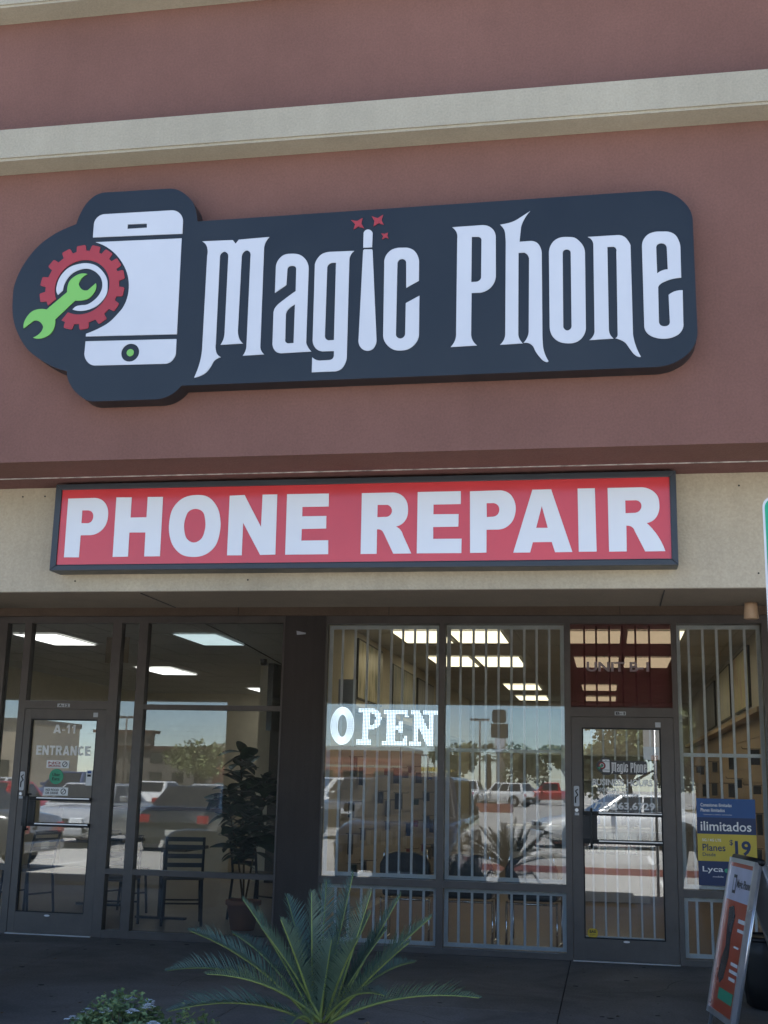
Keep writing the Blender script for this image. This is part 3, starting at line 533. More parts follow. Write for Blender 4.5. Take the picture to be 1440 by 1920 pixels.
for d, cx in ((dA, -5.313), (dB, 0.125)): SH('oval_emblem', [[(cx+0.028*cos(t*pi/10), 0.176-0.008*0+0.009*sin(t*pi/10)) for t in range(20)]], -0.0315, 0.003, m_alu, d)
# ---- restaurant door decals
dy = -0.0025
m_decal = M('white_decal', (0.84, 0.85, 0.85), 0.5, var=0.04)
m_decalg = M('grey_decal', (0.82, 0.81, 0.82), 0.5, var=0.06)
def bold_glyph(ch):
    if ch == 'T': return [[(0, 1), (1, 1), (1, .79), (.64, .79), (.64, 0), (.36, 0), (.36, .79), (0, .79)]]
    if ch == '1': return [[(.42, 1), (.75, 1), (.75, 0), (.42, 0), (.42, .70), (.12, .60), (.12, .78)]]
    if ch == '-': return [[(.1, .46), (.9, .46), (.9, .30), (.1, .30)]]
    if ch == 'C':
        A = [radians(40+280*i/22) for i in range(23)]
        return [[(.5+.5*cos(a), .5+.5*sin(a)) for a in A]+[(.5+.22*cos(a), .5+.28*sin(a)) for a in reversed(A)]]
    lp = [sample(l, 3) for l in PR[ch]]; X = [p[0] for p in lp[0]]; Z = [p[1] for p in lp[0]]
    return [[((p[0]-min(X))/(max(X)-min(X)), (p[1]-min(Z))/(max(Z)-min(Z))) for p in l] for l in lp]
def bold_text(name, txt, x0, x1, z0, z1, y, mat, parent, widths, gap=0.10):
    tot = sum(widths[c] for c in txt)+gap*(len(txt)-1); k = (x1-x0)/tot; x = x0; loops = []
    for c in txt:
        loops += [[(x+p[0]*widths[c]*k, z0+p[1]*(z1-z0)) for p in l] for l in bold_glyph(c)]; x += (widths[c]+gap)*k
    return finish(name, outline_mesh(loops, y, 0.001, name), mat, parent)
GW = {'E': .72, 'N': .86, 'T': .74, 'R': .84, 'A': .90, 'C': .84, '-': .42, '1': .56}
bold_text('door_number', 'A-11', -5.411, -5.167, 1.893, 1.977, dy, m_decal, dA, GW, 0.06)
bold_text('entrance_lettering', 'ENTRANCE', -5.575, -5.006, 1.680, 1.772, dy, m_decal, dA, GW)
def sticker(x0, x1, z0, z1, lines, col, side):
    s = B('notice_sticker', x0, x1, dy-0.001, dy, z0, z1, m_decal, dA)
    w = x1-x0; hh = (z1-z0)
    for i, t in enumerate(lines):
        TX('lettering', t, x0+w*0.08, x0+w*0.62, z1-hh*(0.48+0.38*i), z1-hh*(0.18+0.38*i), dy-0.0025, col, s, bold=0.02)
    cx, cz, r = x1-w*0.19, (z0+z1)/2, hh*0.36
    SH('prohibition_symbol', [circ(cx, cz, r, 20), circ(cx, cz, r*0.76, 20)], dy-0.0028, 0.001, m_black, s)
    O('prohibition_slash', MB().box(-r*0.9, r*0.9, -0.0004, 0.0004, -r*0.1, r*0.1), m_black, s).matrix_local = Matrix.Translation(Vector((cx, dy-0.003, cz))-wloc(s)) @ Euler((0, radians(-45), 0)).to_matrix().to_4x4()
    for p_ in s.children:
        if p_.name.startswith('prohibition_slash'): p_.data.transform(Matrix.Translation(wloc(s)))
m_txtred = M('red_print', (0.35, 0.03, 0.03), 0.6)
sticker(-5.453, -5.215, 1.556, 1.631, ['NO', 'SMOKING'], m_txtred, 1)
sticker(-5.460, -5.206, 1.294, 1.372, ['NO FOOD', 'OR DRINK'], m_black, 1)
m_ueg = M('green_sticker', (0.05, 0.36, 0.20), 0.5, var=0.04)
us = SH('round_sticker', [circ(-5.341, 1.474, 0.074, 30)], dy-0.001, 0.001, m_ueg, dA)
TX('lettering', 'Uber', -5.382, -5.300, 1.478, 1.508, dy-0.0025, m_black, us, bold=0.015); TX('lettering', 'Eats', -5.382, -5.304, 1.437, 1.467, dy-0.0025, m_black, us, bold=0.015)
ccs = B('card_sticker', -5.030, -4.966, dy-0.001, dy, 1.395, 1.542, m_decal, dA)
m_ccb = M('blue_print', (0.04, 0.10, 0.34), 0.5)
for k, (mm, a) in enumerate(((m_ccb, 0.03), (m_black, 0.062), (m_decalg, 0.094), (m_decalg, 0.124))):
    B('card_logo', -5.018, -4.980, dy-0.002, dy-0.0012, 1.542-a, 1.542-a+0.022, mm, ccs)
# ---- phone shop door decals
MS_PLACE = True
TX('hours_lettering', 'BUSINESS HOURS', -0.152, 0.380, 1.508, 1.568, dy, m_decalg, dB, bold=0.03)
TX('hours_lettering', 'MONDAY TO', -0.105, 0.165, 1.455, 1.492, dy, m_decalg, dB, bold=0.022)
TX('hours_lettering', '10AM TO 7PM', -0.02, 0.255, 1.405, 1.442, dy, m_decalg, dB, bold=0.022)
TX('phone_number', '725.263.6729', -0.150, 0.397, 1.300, 1.366, dy, m_decalg, dB, bold=0.03)
m_yel = M('yellow_sticker', (0.62, 0.42, 0.03), 0.5)
ss = SH('alarm_sticker', [[(-0.212+a*0.088, 0.196+b*0.078) for a, b in ((0.2, 0), (0.8, 0), (1, 0.25), (1, 0.75), (0.8, 1), (0.2, 1), (0, 0.75), (0, 0.25))]], dy-0.001, 0.001, m_yel, dB)
TX('lettering', 'SAS', -0.196, -0.140, 0.236, 0.260, dy-0.0025, m_black, ss, bold=0.04); TX('lettering', 'SECURITY', -0.192, -0.144, 0.216, 0.225, dy-0.0025, m_black, ss)
pst = B('leaflet', 0.305, 0.445, 0.010, 0.011, 1.74, 1.86, M('pale_blue_print', (0.45, 0.58, 0.66), 0.6), dB)
B('orange_patch', 0.375, 0.44, 0.0085, 0.0095, 1.735, 1.785, M('orange_print', (0.55, 0.16, 0.03), 0.6), pst)

# ---------------------------------------------------------------- security bars behind the glass
def grille(label, x0, x1, z0, z1, bars, mid=None, y=0.080, fw=0.035):
    g = T('security_grille', label, 'window bars', ((x0+x1)/2, y, z0), 'white security bars in the phone shop')
    B('frame_bar', x0, x1, y, y+0.025, z0, z0+fw, m_bar, g); B('frame_bar', x0, x1, y, y+0.025, z1-fw, z1, m_bar, g)
    B('frame_bar', x0, x0+fw, y+0.001, y+0.024, z0+fw, z1-fw, m_bar, g); B('frame_bar', x1-fw, x1, y+0.001, y+0.024, z0+fw, z1-fw, m_bar, g)
    if mid: B('cross_bar', x0+fw, x1-fw, y-0.004, y+0.022, mid-0.016, mid+0.016, m_bar, g)
    for b in bars: B('bar', b-0.0105, b+0.0105, y+0.002, y+0.021, z0+fw, z1-fw, m_bar, g)
W1 = [-2.521, -2.397, -2.277, -2.158, -2.041, -1.930, -1.814, -1.694]
W2 = [-1.371, -1.249, -1.130, -1.011, -0.890, -0.770, -0.653, -0.536]
SB = [0.739, 0.866, 0.990, 1.114, 1.238]
grille('tall white bar grille behind the OPEN sign', -2.652, -1.568, 0.636, 2.970, W1, 1.803)
grille('short white bar grille below the OPEN sign window', -2.652, -1.568, 0.055, 0.564, W1)
grille('tall white bar grille between the OPEN sign and the shop door', -1.502, -0.398, 0.636, 2.970, W2, 1.803)
grille('short white bar grille at floor level beside the shop door', -1.502, -0.398, 0.055, 0.564, W2)
grille('tall white bar grille behind the blue and yellow poster', 0.628, 1.377, 0.636, 2.970, SB, 1.797)
grille('short white bar grille below the blue and yellow poster', 0.628, 1.377, 0.055, 0.564, SB)
g = T('door_grille', 'white bars fixed inside the phone shop door', 'window bars', (0.1, 0.045, 0.2))
for b in (-0.155, -0.050, 0.055, 0.160, 0.264, 0.369): B('bar', b-0.008, b+0.008, 0.040, 0.056, 0.205, 2.020, m_bar, g)
for z in (0.192, 2.020): B('frame_bar', -0.236, 0.459, 0.036, 0.060, z-0.012+0.004, z+0.012+0.004, m_bar, g)
g = T('transom_grille', 'dark bars behind the transom glass over the shop door', 'window bars', (0.1, 0.08, 2.2))
for b in (-0.21, -0.10, 0.02, 0.14, 0.26, 0.385): B('bar', b-0.009, b+0.009, 0.080, 0.097, 2.21, 2.97, m_bronze, g)
B('frame_bar', -0.334, 0.574, 0.078, 0.099, 2.206, 2.23, m_bronze, g)
# ---------------------------------------------------------------- the big shaped sign
MY = -5.652
sg = T('shop_sign', 'large dark sign cabinet with white gothic lettering and a phone, gear and wrench emblem', 'sign', (-1.3, FY, 3.5))
cabl = sample(MS['cab'][0], 5)
finish('cabinet', outline_mesh([cabl], MY+0.012, 0.103, 'cabinet'), m_return, sg)
fc = finish('sign_face', outline_mesh([cabl], MY, 0.012, 'sign_face'), m_navy, sg)
LY, LD = MY-0.004, 0.004
for k in ('m', 'a', 'g', 'itop', 'i', 'c', 'P', 'h', 'o', 'n', 'e'): SH('letter', MS[k], LY, LD, m_white, sg)
for k in ('st1', 'st2', 'st3'): SH('star', MS[k], LY, LD, m_signred, sg)
bx_, bz_ = MS['btn'][:2]
SH('phone_emblem', MS['ptop'], LY, LD, m_white, sg); SH('phone_emblem', MS['pmid'], LY, LD, m_white, sg)
SH('phone_emblem', [MS['pbot'][0], circ(bx_, bz_, 0.0505)], LY, LD, m_white, sg)
SH('home_button', [circ(bx_, bz_, 0.0197)], LY, LD, m_green, sg)
gx, gz = MS['gearc'][:2]
def gear():
    k = 1/325.5/6
    ri, rr, rt = 308*k, 415*k, 480*k
    teeth = [(a+360) % 360 for a in (192, 169, 142, 117, 95.5, 74.6, 54.8, 34, 14.8, -9.6, -31.5, -56.5, -82.6, -105)]
    teeth = sorted([t if t < 206 else t-360 for t in teeth])
    out = []
    P = lambda r, a: out.append((gx+r*cos(radians(a)), gz+r*sin(radians(a))))
    a0, a1 = -119.0, 207.0
    P(rr, a0)
    for t in teeth:
        P(rr, t-7.6); P(rt-0.006, t-6.3); P(rt, t-5.0); P(rt, t+5.0); P(rt-0.006, t+6.3); P(rr, t+7.6)
    P(rr, a1)
    for i in range(41): P(ri, (a1-4) + (a0+3-a1+4)*i/40)
    return out
SH('gear', [gear()], LY, LD, m_signred, sg)
SH('ring', MS['ring'], LY, LD, m_white, sg); SH('wrench', MS['wrench'], LY-0.0015, LD, m_green, sg)

# ---------------------------------------------------------------- the long red box sign
pr = T('box_sign', 'long red box sign reading PHONE REPAIR in white capitals', 'sign', (-1.36, BY0, 2.6))
px0, px1, pz0, pz1 = -3.095, 0.369, 2.622, 3.124
fx0, fx1, fz0, fz1 = -3.058, 0.336, 2.6525, 3.091
B('sign_face', fx0, fx1, -5.085, -5.075, fz0, fz1, m_prred, pr)
def fr(name, pts2, dep0, dep1):
    mb = MB(); n = len(pts2)
    mb.add([(x, dep0, z) for x, z in pts2]+[(x, dep1, z) for x, z in pts2], [tuple(range(n)), tuple(range(2*n-1, n-1, -1))]+[(i, i+n, (i+1) % n+n, (i+1) % n) for i in range(n)])
    return O(name, mb, m_prframe, pr, bevel=0.003)
e = 0.0006
fr('frame_side', [(px0, pz0), (px1, pz0), (fx1, fz0), (fx0, fz0)], -5.095, BY0-0.002)
fr('frame_side', [(px0, pz1), (fx0, fz1), (fx1, fz1), (px1, pz1)], -5.095, BY0-0.002)
fr('frame_side', [(px0, pz0+e), (fx0, fz0+e), (fx0, fz1-e), (px0, pz1-e)], -5.095, BY0-0.002)
fr('frame_side', [(px1, pz0+e), (px1, pz1-e), (fx1, fz1-e), (fx1, fz0+e)], -5.095, BY0-0.002)
for k in ('P', 'H', 'O', 'N', 'E', 'R', 'E2', 'P2', 'A', 'I', 'R2'): SH('letter', PR[k], -5.088, 0.003, m_prwhite, pr)
B('seal_bead', fx0, fx1, -5.0875, -5.0852, fz0+0.001, fz0+0.004, m_gasket, pr)

# small copy of the shop emblem on the shop door glass
def fit(loop):
    sx = (0.338+0.115)/(0.46+3.168)
    return [((p[0]+3.168)*sx-0.115, (p[1]-3.428)*sx*1.03+1.602)+tuple(p[2:]) for p in loop]
m_smoke = M('dark_decal', (0.06, 0.06, 0.065), 0.5); m_redd = M('red_decal', (0.30, 0.03, 0.03), 0.5)
lg = SH('emblem_decal', [fit(MS['cab'][0])], dy-0.0010, 0.0008, m_smoke, dB, 3)
ll = []
for k in ('m', 'a', 'g', 'itop', 'i', 'c', 'P', 'h', 'o', 'n', 'e', 'ptop', 'pmid', 'pbot', 'ring'): ll += [sample(fit(l), 3) for l in MS[k]]
finish('lettering', outline_mesh(ll, dy-0.0022, 0.0008, 'lettering'), m_decalg, lg)
finish('gear_mark', outline_mesh([fit(gear())], dy-0.0022, 0.0008, 'gear_mark'), m_redd, lg)
finish('wrench_mark', outline_mesh([sample(fit(MS['wrench'][0]), 3)], dy-0.0034, 0.0008, 'wrench_mark'), m_ueg, lg)

# ---------------------------------------------------------------- LED OPEN sign
def zl(pts): # pixel-free letter units: x 0..1095, z down 0..570, mapped to metres on the sign
    return [(-2.7735+(x*0.00109), 2.182-(y-215)*0.0010) for x, y in pts]
def inside(p, poly):
    c = False; n = len(poly)
    for i in range(n):
        (x1, y1), (x2, y2) = poly[i], poly[(i+1) % n]
        if (y1 > p[1]) != (y2 > p[1]) and p[0] < (x2-x1)*(p[1]-y1)/(y2-y1)+x1: c = not c
    return c
op = T('open_sign', 'white LED dot sign reading OPEN inside the left phone shop window', 'sign', (-2.1, 0.04, 1.83))
el = lambda cx, cy, rx, ry: [(cx+rx*cos(t*pi/20), cy+ry*sin(t*pi/20)) for t in range(40)]
LET = {
 'O': ([el(256, 388, 106, 174)], [el(256, 388, 40, 104)]),
 'P': ([[(398, 222), (530, 222), (580, 245), (606, 310), (585, 385), (530, 425), (495, 425), (495, 513), (522, 513), (522, 558), (385, 558), (385, 513), (432, 513), (432, 262), (398, 262)]], [[(500, 264), (535, 270), (552, 310), (540, 365), (500, 385)]]),
 'E': ([[(620, 228), (838, 228), (840, 305), (808, 305), (800, 272), (730, 272), (730, 375), (755, 375), (755, 340), (790, 340), (790, 450), (755, 450), (755, 415), (730, 415), (730, 523), (798, 523), (802, 475), (836, 475), (835, 566), (610, 566), (610, 523), (648, 523), (648, 272), (620, 272)]], []),
 'N': ([[(860, 234), (935, 234), (1020, 420), (1020, 275), (965, 275), (965, 234), (1095, 234), (1095, 275), (1065, 275), (1065, 570), (1010, 570), (925, 385), (925, 530), (958, 530), (958, 568), (850, 568), (850, 530), (883, 530), (883, 275), (860, 275)]], []),
}
for L, (outs, holes) in LET.items():
    mb = MB(); sp = 13.2
    P_ = outs[0]; xa = min(p[0] for p in P_); xb = max(p[0] for p in P_)
    if L == 'O':
        cents = []
        for q in range(5):
            rx, ry = 46+q*14, 112+q*15
            N = int(2*pi*math.hypot(rx, ry)/1.414/13)
            cents += [(256+rx*cos(2*pi*i/N), 388+ry*sin(2*pi*i/N)) for i in range(N)]
    else:
        cents = []
        nx = int((xb-xa)/sp); ny = int(352/sp)
        for i in range(nx+1):
            for j in range(ny+1):
                c = (xa+5+i*sp, 222+5+j*sp)
                if inside(c, P_) and not any(inside(c, h) for h in holes): cents.append(c)
    for c in cents:
        (x, z), = zl([c]); n = 6
        r = 0.0046
        mb.add([(x+r*cos(t*pi/3), 0.0445, z+r*sin(t*pi/3)) for t in range(6)]+[(x, 0.0405, z)], [(i, (i+1) % 6, 6) for i in range(6)])
    STUFF(O('led_letter', mb, m_led, op))
    SH('letter_backing', [zl(P_)]+[zl(h) for h in holes], 0.046, 0.004, M('clear_grey_acrylic', (0.12, 0.14, 0.18), 0.3), op)
O('power_cord', MB().tube([(-1.93, 0.05, 1.83), (-1.92, 0.055, 1.5), (-1.915, 0.05, 0.7)], 0.003, 6), m_black, op)

# ---------------------------------------------------------------- blue and yellow poster in the side light
po = T('window_poster', 'blue and yellow mobile plan poster reading ilimitados in the right window', 'poster', (1.01, 0.03, 0.67))
a0, a1, c0, c1 = 0.758, 1.262, 0.673, 1.418; h_ = c1-c0
m_pb = M('poster_blue', (0.020, 0.085, 0.27), 0.4, var=0.05); m_pn = M('poster_navy', (0.016, 0.035, 0.11), 0.4, var=0.05); m_py = M('poster_yellow', (0.62, 0.47, 0.06), 0.4, var=0.04)
yb = 0.0075
for n_, f0, f1, m_ in (('blue_band', 0, .22, m_pb), ('navy_band', .22, .41, m_pn), ('yellow_band', .41, .72, m_py), ('navy_band', .72, 1, m_pn)):
    B(n_, a0, a1, yb, yb+0.002, c1-h_*f1, c1-h_*f0, m_, po)
t_ = yb-0.0012
def pt(s, fx0_, fx1_, f0, f1, m_, b=0.0): TX('lettering', s, a0+(a1-a0)*fx0_, a0+(a1-a0)*fx1_, c1-h_*f1, c1-h_*f0, t_, m_, po, bold=b)
pt('Conexiones ilimitadas', .07, .60, .055, .095, m_decal, .01); pt('Planes ilimitados', .07, .48, .115, .155, m_decal, .01); pt('Llamadas y textos nacionales', .12, .60, .18, .195, m_decal)
pt('ilimitados', .06, .92, .265, .375, m_decal, .012)
pt('5G / 4G LTE', .08, .40, .465, .495, m_decalg, .01); pt('Planes', .08, .47, .525, .605, m_pn, .012); pt('Desde', .08, .30, .625, .665, m_pn, .008)
pt('$', .54, .60, .47, .54, m_pn, .015); pt('19', .63, .90, .48, .65, m_pn, .03)
pt('Lyca', .07, .42, .78, .86, m_decal, .012); pt('mobile', .24, .42, .885, .905, m_decalg)
SH('green_dot', [circ(a0+(a1-a0)*.475, c1-h_*.825, 0.018)], t_, 0.001, m_ueg, po)
# ---------------------------------------------------------------- rooms behind the glass
CZ = 3.2
def room(x0, x1, y1, mf, mw, nm_):
    f = S(B('floor', x0, x1, 0.07, y1, -0.02, 0.012, mf)); c = S(B('ceiling', x0, x1, 0.10, y1, CZ, CZ+0.06, m_ceil))
    n = int((x1-x0)/0.61)
    for i in range(1, n+1): B('grid_runner', x0+i*0.61-0.012, x0+i*0.61+0.012, 0.12, y1, CZ-0.006, CZ-0.001, m_grid, c)
    for j in range(1, int(y1/1.22)+1): B('grid_runner', x0, x1, 0.12+j*1.22-0.012, 0.12+j*1.22+0.012, CZ-0.0105, CZ-0.0065, m_grid, c)
    S(B('wall', x0, x1, y1, y1+0.1, 0, CZ+0.3, mw))
    return c
room(-9.6, -2.985, 13.0, m_floorL, m_wallL, 'L'); room(-2.855, 1.60, 14.2, m_floorR, m_wallR, 'R'); room(1.72, 12, 8, m_floorL, m_wallL, 'N')
S(B('wall', -2.98, -2.86, 0.13, 14.2, 0, CZ-0.0, m_wallL)); S(B('wall', 1.605, 1.715, 0.13, 14.2, 0, CZ-0.0, m_wallR)); S(B('wall', -9.75, -9.61, 0.13, 13.0, 0, CZ, m_wallL))
S(B('wall', -5.6, -5.4, 9.0, 13.0, 0, CZ-0.02, m_wallL))

def panel_light(x0, x1, y0, y1, mat, label, grp):
    t = T('ceiling_light', label, 'ceiling light', ((x0+x1)/2, (y0+y1)/2, CZ), grp)
    B('diffuser', x0+0.02, x1-0.02, y0+0.02, y1-0.02, CZ-0.016, CZ-0.011, mat, t)
    for a in ((x0, x1, y0, y0+0.02), (x0, x1, y1-0.02, y1), (x0, x0+0.02, y0+0.02, y1-0.02), (x1-0.02, x1, y0+0.02, y1-0.02)): B('trim', *a, CZ-0.018, CZ-0.011, m_grid, t)
gl_ = 'flat ceiling lights in the restaurant'
panel_light(-5.20, -4.61, 2.52, 3.77, m_lampD, 'dim bluish ceiling panel nearest the restaurant window', gl_)
panel_light(-7.30, -6.67, 2.55, 3.80, m_lampW, 'bright ceiling panel seen above the restaurant door', gl_)
panel_light(-7.45, -6.80, 6.95, 8.30, m_lampW, 'bright ceiling panel deeper in the restaurant, left of the hanging sensor', gl_)
panel_light(-6.85, -6.20, 11.2, 12.6, m_lampW, 'bright ceiling panel over the back of the restaurant beside the screen', gl_)
panel_light(-4.75, -4.15, 7.0, 8.3, m_lampY, 'yellowish ceiling panel partly behind the hanging screen', gl_)
gr_ = 'warm flat ceiling lights in the phone shop'
row = ['front row', 'second row', 'third row', 'rear row']
for r_, (y0, y1) in enumerate(((2.2, 3.46), (5.05, 6.55), (9.7, 11.0), (12.5, 13.8))):
    for nme, x0, x1 in (('left', -2.46, -1.84), ('centre left', -1.80, -1.16), ('centre right', -0.46, 0.17), ('right', 0.21, 0.86)):
        if r_ >= 2 and nme in ('left', 'right'): continue
        panel_light(x0, x1, y0, y1, m_lampY, 'warm lit ceiling panel of the phone shop, %s, %s' % (row[r_], nme), gr_)

# ---- restaurant furniture
def ladder_chair():
    t = T('restaurant_chair', 'x', 'chair', (0, 0, 0), 'dark ladder back chairs in the restaurant')
    for sx in (-1, 1):
        O('leg', MB().tube([(sx*0.20, -0.20, 0), (sx*0.18, -0.17, 0.45)], 0.014, 8), m_chairmetal, t, True, True)
        O('leg', MB().tube([(sx*0.20, 0.24, 0), (sx*0.19, 0.19, 0.45), (sx*0.19, 0.22, 0.70), (sx*0.19, 0.27, 0.88)], 0.014, 8), m_chairmetal, t, True, True)
    for z, y in ((0.60, 0.205), (0.69, 0.222), (0.78, 0.245), (0.86, 0.265)):
        O('slat', MB().box(-0.19, 0.19, y-0.006, y+0.006, z-0.022, z+0.022), m_chairmetal, t, False, True)
    O('seat', MB().box(-0.21, 0.21, -0.21, 0.21, 0.45, 0.49), m_tabletop, t, False, True, bevel=0.012)
    for z, y0 in ((0.22, -0.185), (0.22, 0.215)): O('stretcher', MB().tube([(-0.19, y0, z), (0.19, y0, z)], 0.009, 6), m_chairmetal, t, True, True)
    return t
ch = ladder_chair()
cl = [(-4.95, 0.75, 0.2, 'dark metal chair right behind the narrow pane beside the restaurant door'),
      (-4.40, 1.20, 3.5, 'dark metal chair in the middle of the restaurant window'),
      (-3.78, 1.85, 2.6, 'dark ladder back chair beside the potted plant'),
      (-5.35, 1.9, 1.2, 'dark metal chair seen through the restaurant door glass'),
      (-6.3, 1.5, 4.4, 'dark metal chair left of the restaurant door')]
for i, (x, y, r, lab) in enumerate(cl):
    if i == 0: ch.location = (x, y, 0.012); ch.rotation_euler = (0, 0, r); ch['label'] = lab
    else: dup(ch, (x, y, 0.012), r, lab)
def table(x, y, lab, w=0.75):
    t = T('restaurant_table', lab, 'table', (x, y, 0.012), 'restaurant tables')
    B('table_top', x-w/2, x+w/2, y-w/2, y+w/2, 0.73, 0.765, m_tabletop, t, bevel=0.008)
    O('pedestal', MB().cyl((x, y, 0.02), (x, y, 0.73), 0.04, 0.04, 12), m_chairmetal, t); B('foot', x-0.28, x+0.28, y-0.035, y+0.035, 0.013, 0.035, m_chairmetal, t)
    return t
table(-4.75, 1.55, 'brown square table inside the restaurant window'); table(-5.9, 2.6, 'brown square table behind the restaurant door')
# potted plant
pp = T('potted_plant', 'broad leaved green plant in an orange clay pot inside the restaurant', 'plant', (-3.66, 0.95, 0.012))
O('pot', MB().lathe([(0.12, 0.0), (0.165, 0.24), (0.18, 0.24), (0.18, 0.285), (0.155, 0.285), (0.15, 0.25)], (-3.66, 0.95, 0.013), 20), m_terracotta, pp, True)
stems = [[(-3.66, 0.95, 0.26), (-3.68, 0.95, 0.8), (-3.74, 0.98, 1.35), (-3.78, 1.0, 1.78)], [(-3.65, 0.96, 0.26), (-3.58, 1.0, 0.8), (-3.52, 1.0, 1.2), (-3.47, 0.98, 1.52)], [(-3.66, 0.94, 0.26), (-3.72, 0.9, 0.7), (-3.82, 0.9, 1.1), (-3.86, 0.9, 1.4)]]
for st in stems: O('stem', MB().tube(st, 0.011, 7, 0.006), M('woody_stem', (0.10, 0.07, 0.04), 0.8), pp, True)
lf = MB()
def leafmesh(L, W, seg=5):
    b = MB(); vs = []
    for i in range(seg+1):
        t = i/seg; w = W*sin(pi*min(1, t*0.94+0.03))**0.8*0.5; zc = -0.25*L*t*t
        vs += [(-w, L*t, zc+0.12*w*2), (0, L*t, zc), (w, L*t, zc+0.12*w*2)]
    b.add(vs, [(i*3+k, i*3+k+1, i*3+k+4, i*3+k+3) for i in range(seg) for k in (0, 1)]); return b
lb = leafmesh(0.21, 0.125); lme = bpy.data.meshes.new('leaf'); lme.from_pydata(lb.v, [], lb.f); lme.materials.append(m_leaf); lme.polygons.foreach_set('use_smooth', [True]*len(lme.polygons))
rnd = random.Random(3)
for st in stems:
    for k in range(64):
        t = 0.30+0.70*k/64; q = t*(len(st)-1); i = min(int(q), len(st)-2); p = Vector(st[i]).lerp(Vector(st[i+1]), q-i)
        o = bpy.data.objects.new('leaf', lme); COL.objects.link(o); o.parent = pp; o.location = p-wloc(pp)
        o.rotation_euler = (radians(rnd.uniform(-20, 50)), radians(rnd.uniform(-25, 25)), rnd.uniform(0, 2*pi)); s_ = rnd.uniform(0.85, 1.35); o.scale = (s_, s_, s_)
tv = T('hanging_screen', 'black screen hung by the partition wall inside the restaurant', 'screen', (-3.4, 1.5, 2.0))
O('screen', MB().add([(-3.52, 1.0, 1.99), (-3.36, 2.05, 1.99), (-3.30, 2.04, 1.99), (-3.46, 0.99, 1.99), (-3.52, 1.0, 2.69), (-3.36, 2.05, 2.69), (-3.30, 2.04, 2.69), (-3.46, 0.99, 2.69)], [(0,3,2,1),(4,5,6,7),(0,1,5,4),(1,2,6,5),(2,3,7,6),(3,0,4,7)]), m_tv, tv)
O('wall_arm', MB().tube([(-3.35, 1.5, 2.35), (-2.98, 1.55, 2.35)], 0.03, 8), m_black, tv)
O('cable', MB().tube([(-4.35, 0.6, 3.19), (-4.2, 0.7, 3.1), (-3.9, 1.1, 2.95), (-3.45, 1.4, 2.7)], 0.006, 6), m_black, tv)
tag(B('hanging_card', -5.05, -4.80, 0.30, 0.302, 2.62, 2.88, M('brown_card', (0.24, 0.18, 0.11), 0.8)), 'brown card hung above the restaurant door inside', 'card')
sn_ = T('ceiling_sensor', 'small dark sensor hanging from the restaurant ceiling', 'sensor', (-4.9, 5.6, 3.1))
O('housing', MB().lathe([(0.03, 0), (0.05, 0.02), (0.05, 0.09)], (-4.9, 5.6, 3.10), 14), m_black, sn_)
back = T('wall_board', 'pale cream board on the back wall of the restaurant', 'board', (-5.0, 6.2, 0.9))
S(B('wall', -5.2, -2.986, 6.5, 6.62, 0, CZ-0.02, m_wallL))
B('panel', -4.75, -3.25, 6.46, 6.49, 0.7, 2.55, M('cream_board', (0.55, 0.50, 0.36), 0.7), back); B('dark_post', -5.0, -4.78, 6.46, 6.499, 0.013, 2.2, M('dark_wood', (0.06, 0.045, 0.035), 0.6), back)
B('counter_top', -9.0, -6.0, 8.0, 8.7, 0.95, 1.0, m_tabletop, tag(B('service_counter', -8.95, -6.05, 8.05, 8.65, 0.013, 0.95, m_wallL), 'long service counter at the back of the restaurant', 'counter'))

# ---- phone shop furniture: three visitors' chairs with chrome sled frames, backs to the window
def sled_chair():
    t = T('visitor_chair', 'x', 'chair', (0, 0, 0), 'chrome framed chairs under the phone shop window')
    for sx in (-1, 1):
        O('sled_frame', MB().tube([(sx*0.235, -0.25, 0.42), (sx*0.235, -0.27, 0.03), (sx*0.235, -0.25, 0.012), (sx*0.235, 0.25, 0.012), (sx*0.235, 0.27, 0.03), (sx*0.235, 0.25, 0.62), (sx*0.235, -0.20, 0.64), (sx*0.20, -0.27, 0.86)], 0.011, 8), m_chrome, t, True, True)
    O('cross_tube', MB().tube([(-0.235, -0.25, 0.40), (0.235, -0.25, 0.40)], 0.011, 8), m_chrome, t, True, True)
    O('cross_tube', MB().tube([(-0.235, 0.22, 0.40), (0.235, 0.22, 0.40)], 0.011, 8), m_chrome, t, True, True)
    O('seat', MB().box(-0.23, 0.23, -0.22, 0.25, 0.42, 0.50), m_vinyl, t, False, True, bevel=0.03)
    bk = MB(); prof = [(-0.24, 0.55), (-0.245, 0.72), (-0.20, 0.80), (-0.10, 0.835), (0.10, 0.835), (0.20, 0.80), (0.245, 0.72), (0.24, 0.55)]; n = len(prof)
    bk.add([(x, -0.29, z) for x, z in prof]+[(x, -0.23, z) for x, z in prof], [tuple(range(n-1, -1, -1)), tuple(range(n, 2*n))]+[(i, (i+1) % n, (i+1) % n+n, i+n) for i in range(n)])
    O('backrest', bk, m_vinyl, t, False, True, bevel=0.015)
    return t
sc_ = sled_chair()
for i, (x, r, lab) in enumerate(((-1.93, 0.0, 'chrome framed dark chair under the OPEN sign window'), (-1.34, 0.03, 'chrome framed dark chair nearest the window mullion, right of the OPEN sign'), (-0.72, -0.05, 'chrome framed dark chair nearest the shop door'))):
    if i == 0: sc_.location = (x, 0.72, 0.0125); sc_.rotation_euler = (0, 0, r); sc_['label'] = lab
    else: dup(sc_, (x, 0.72, 0.0125), r, lab)
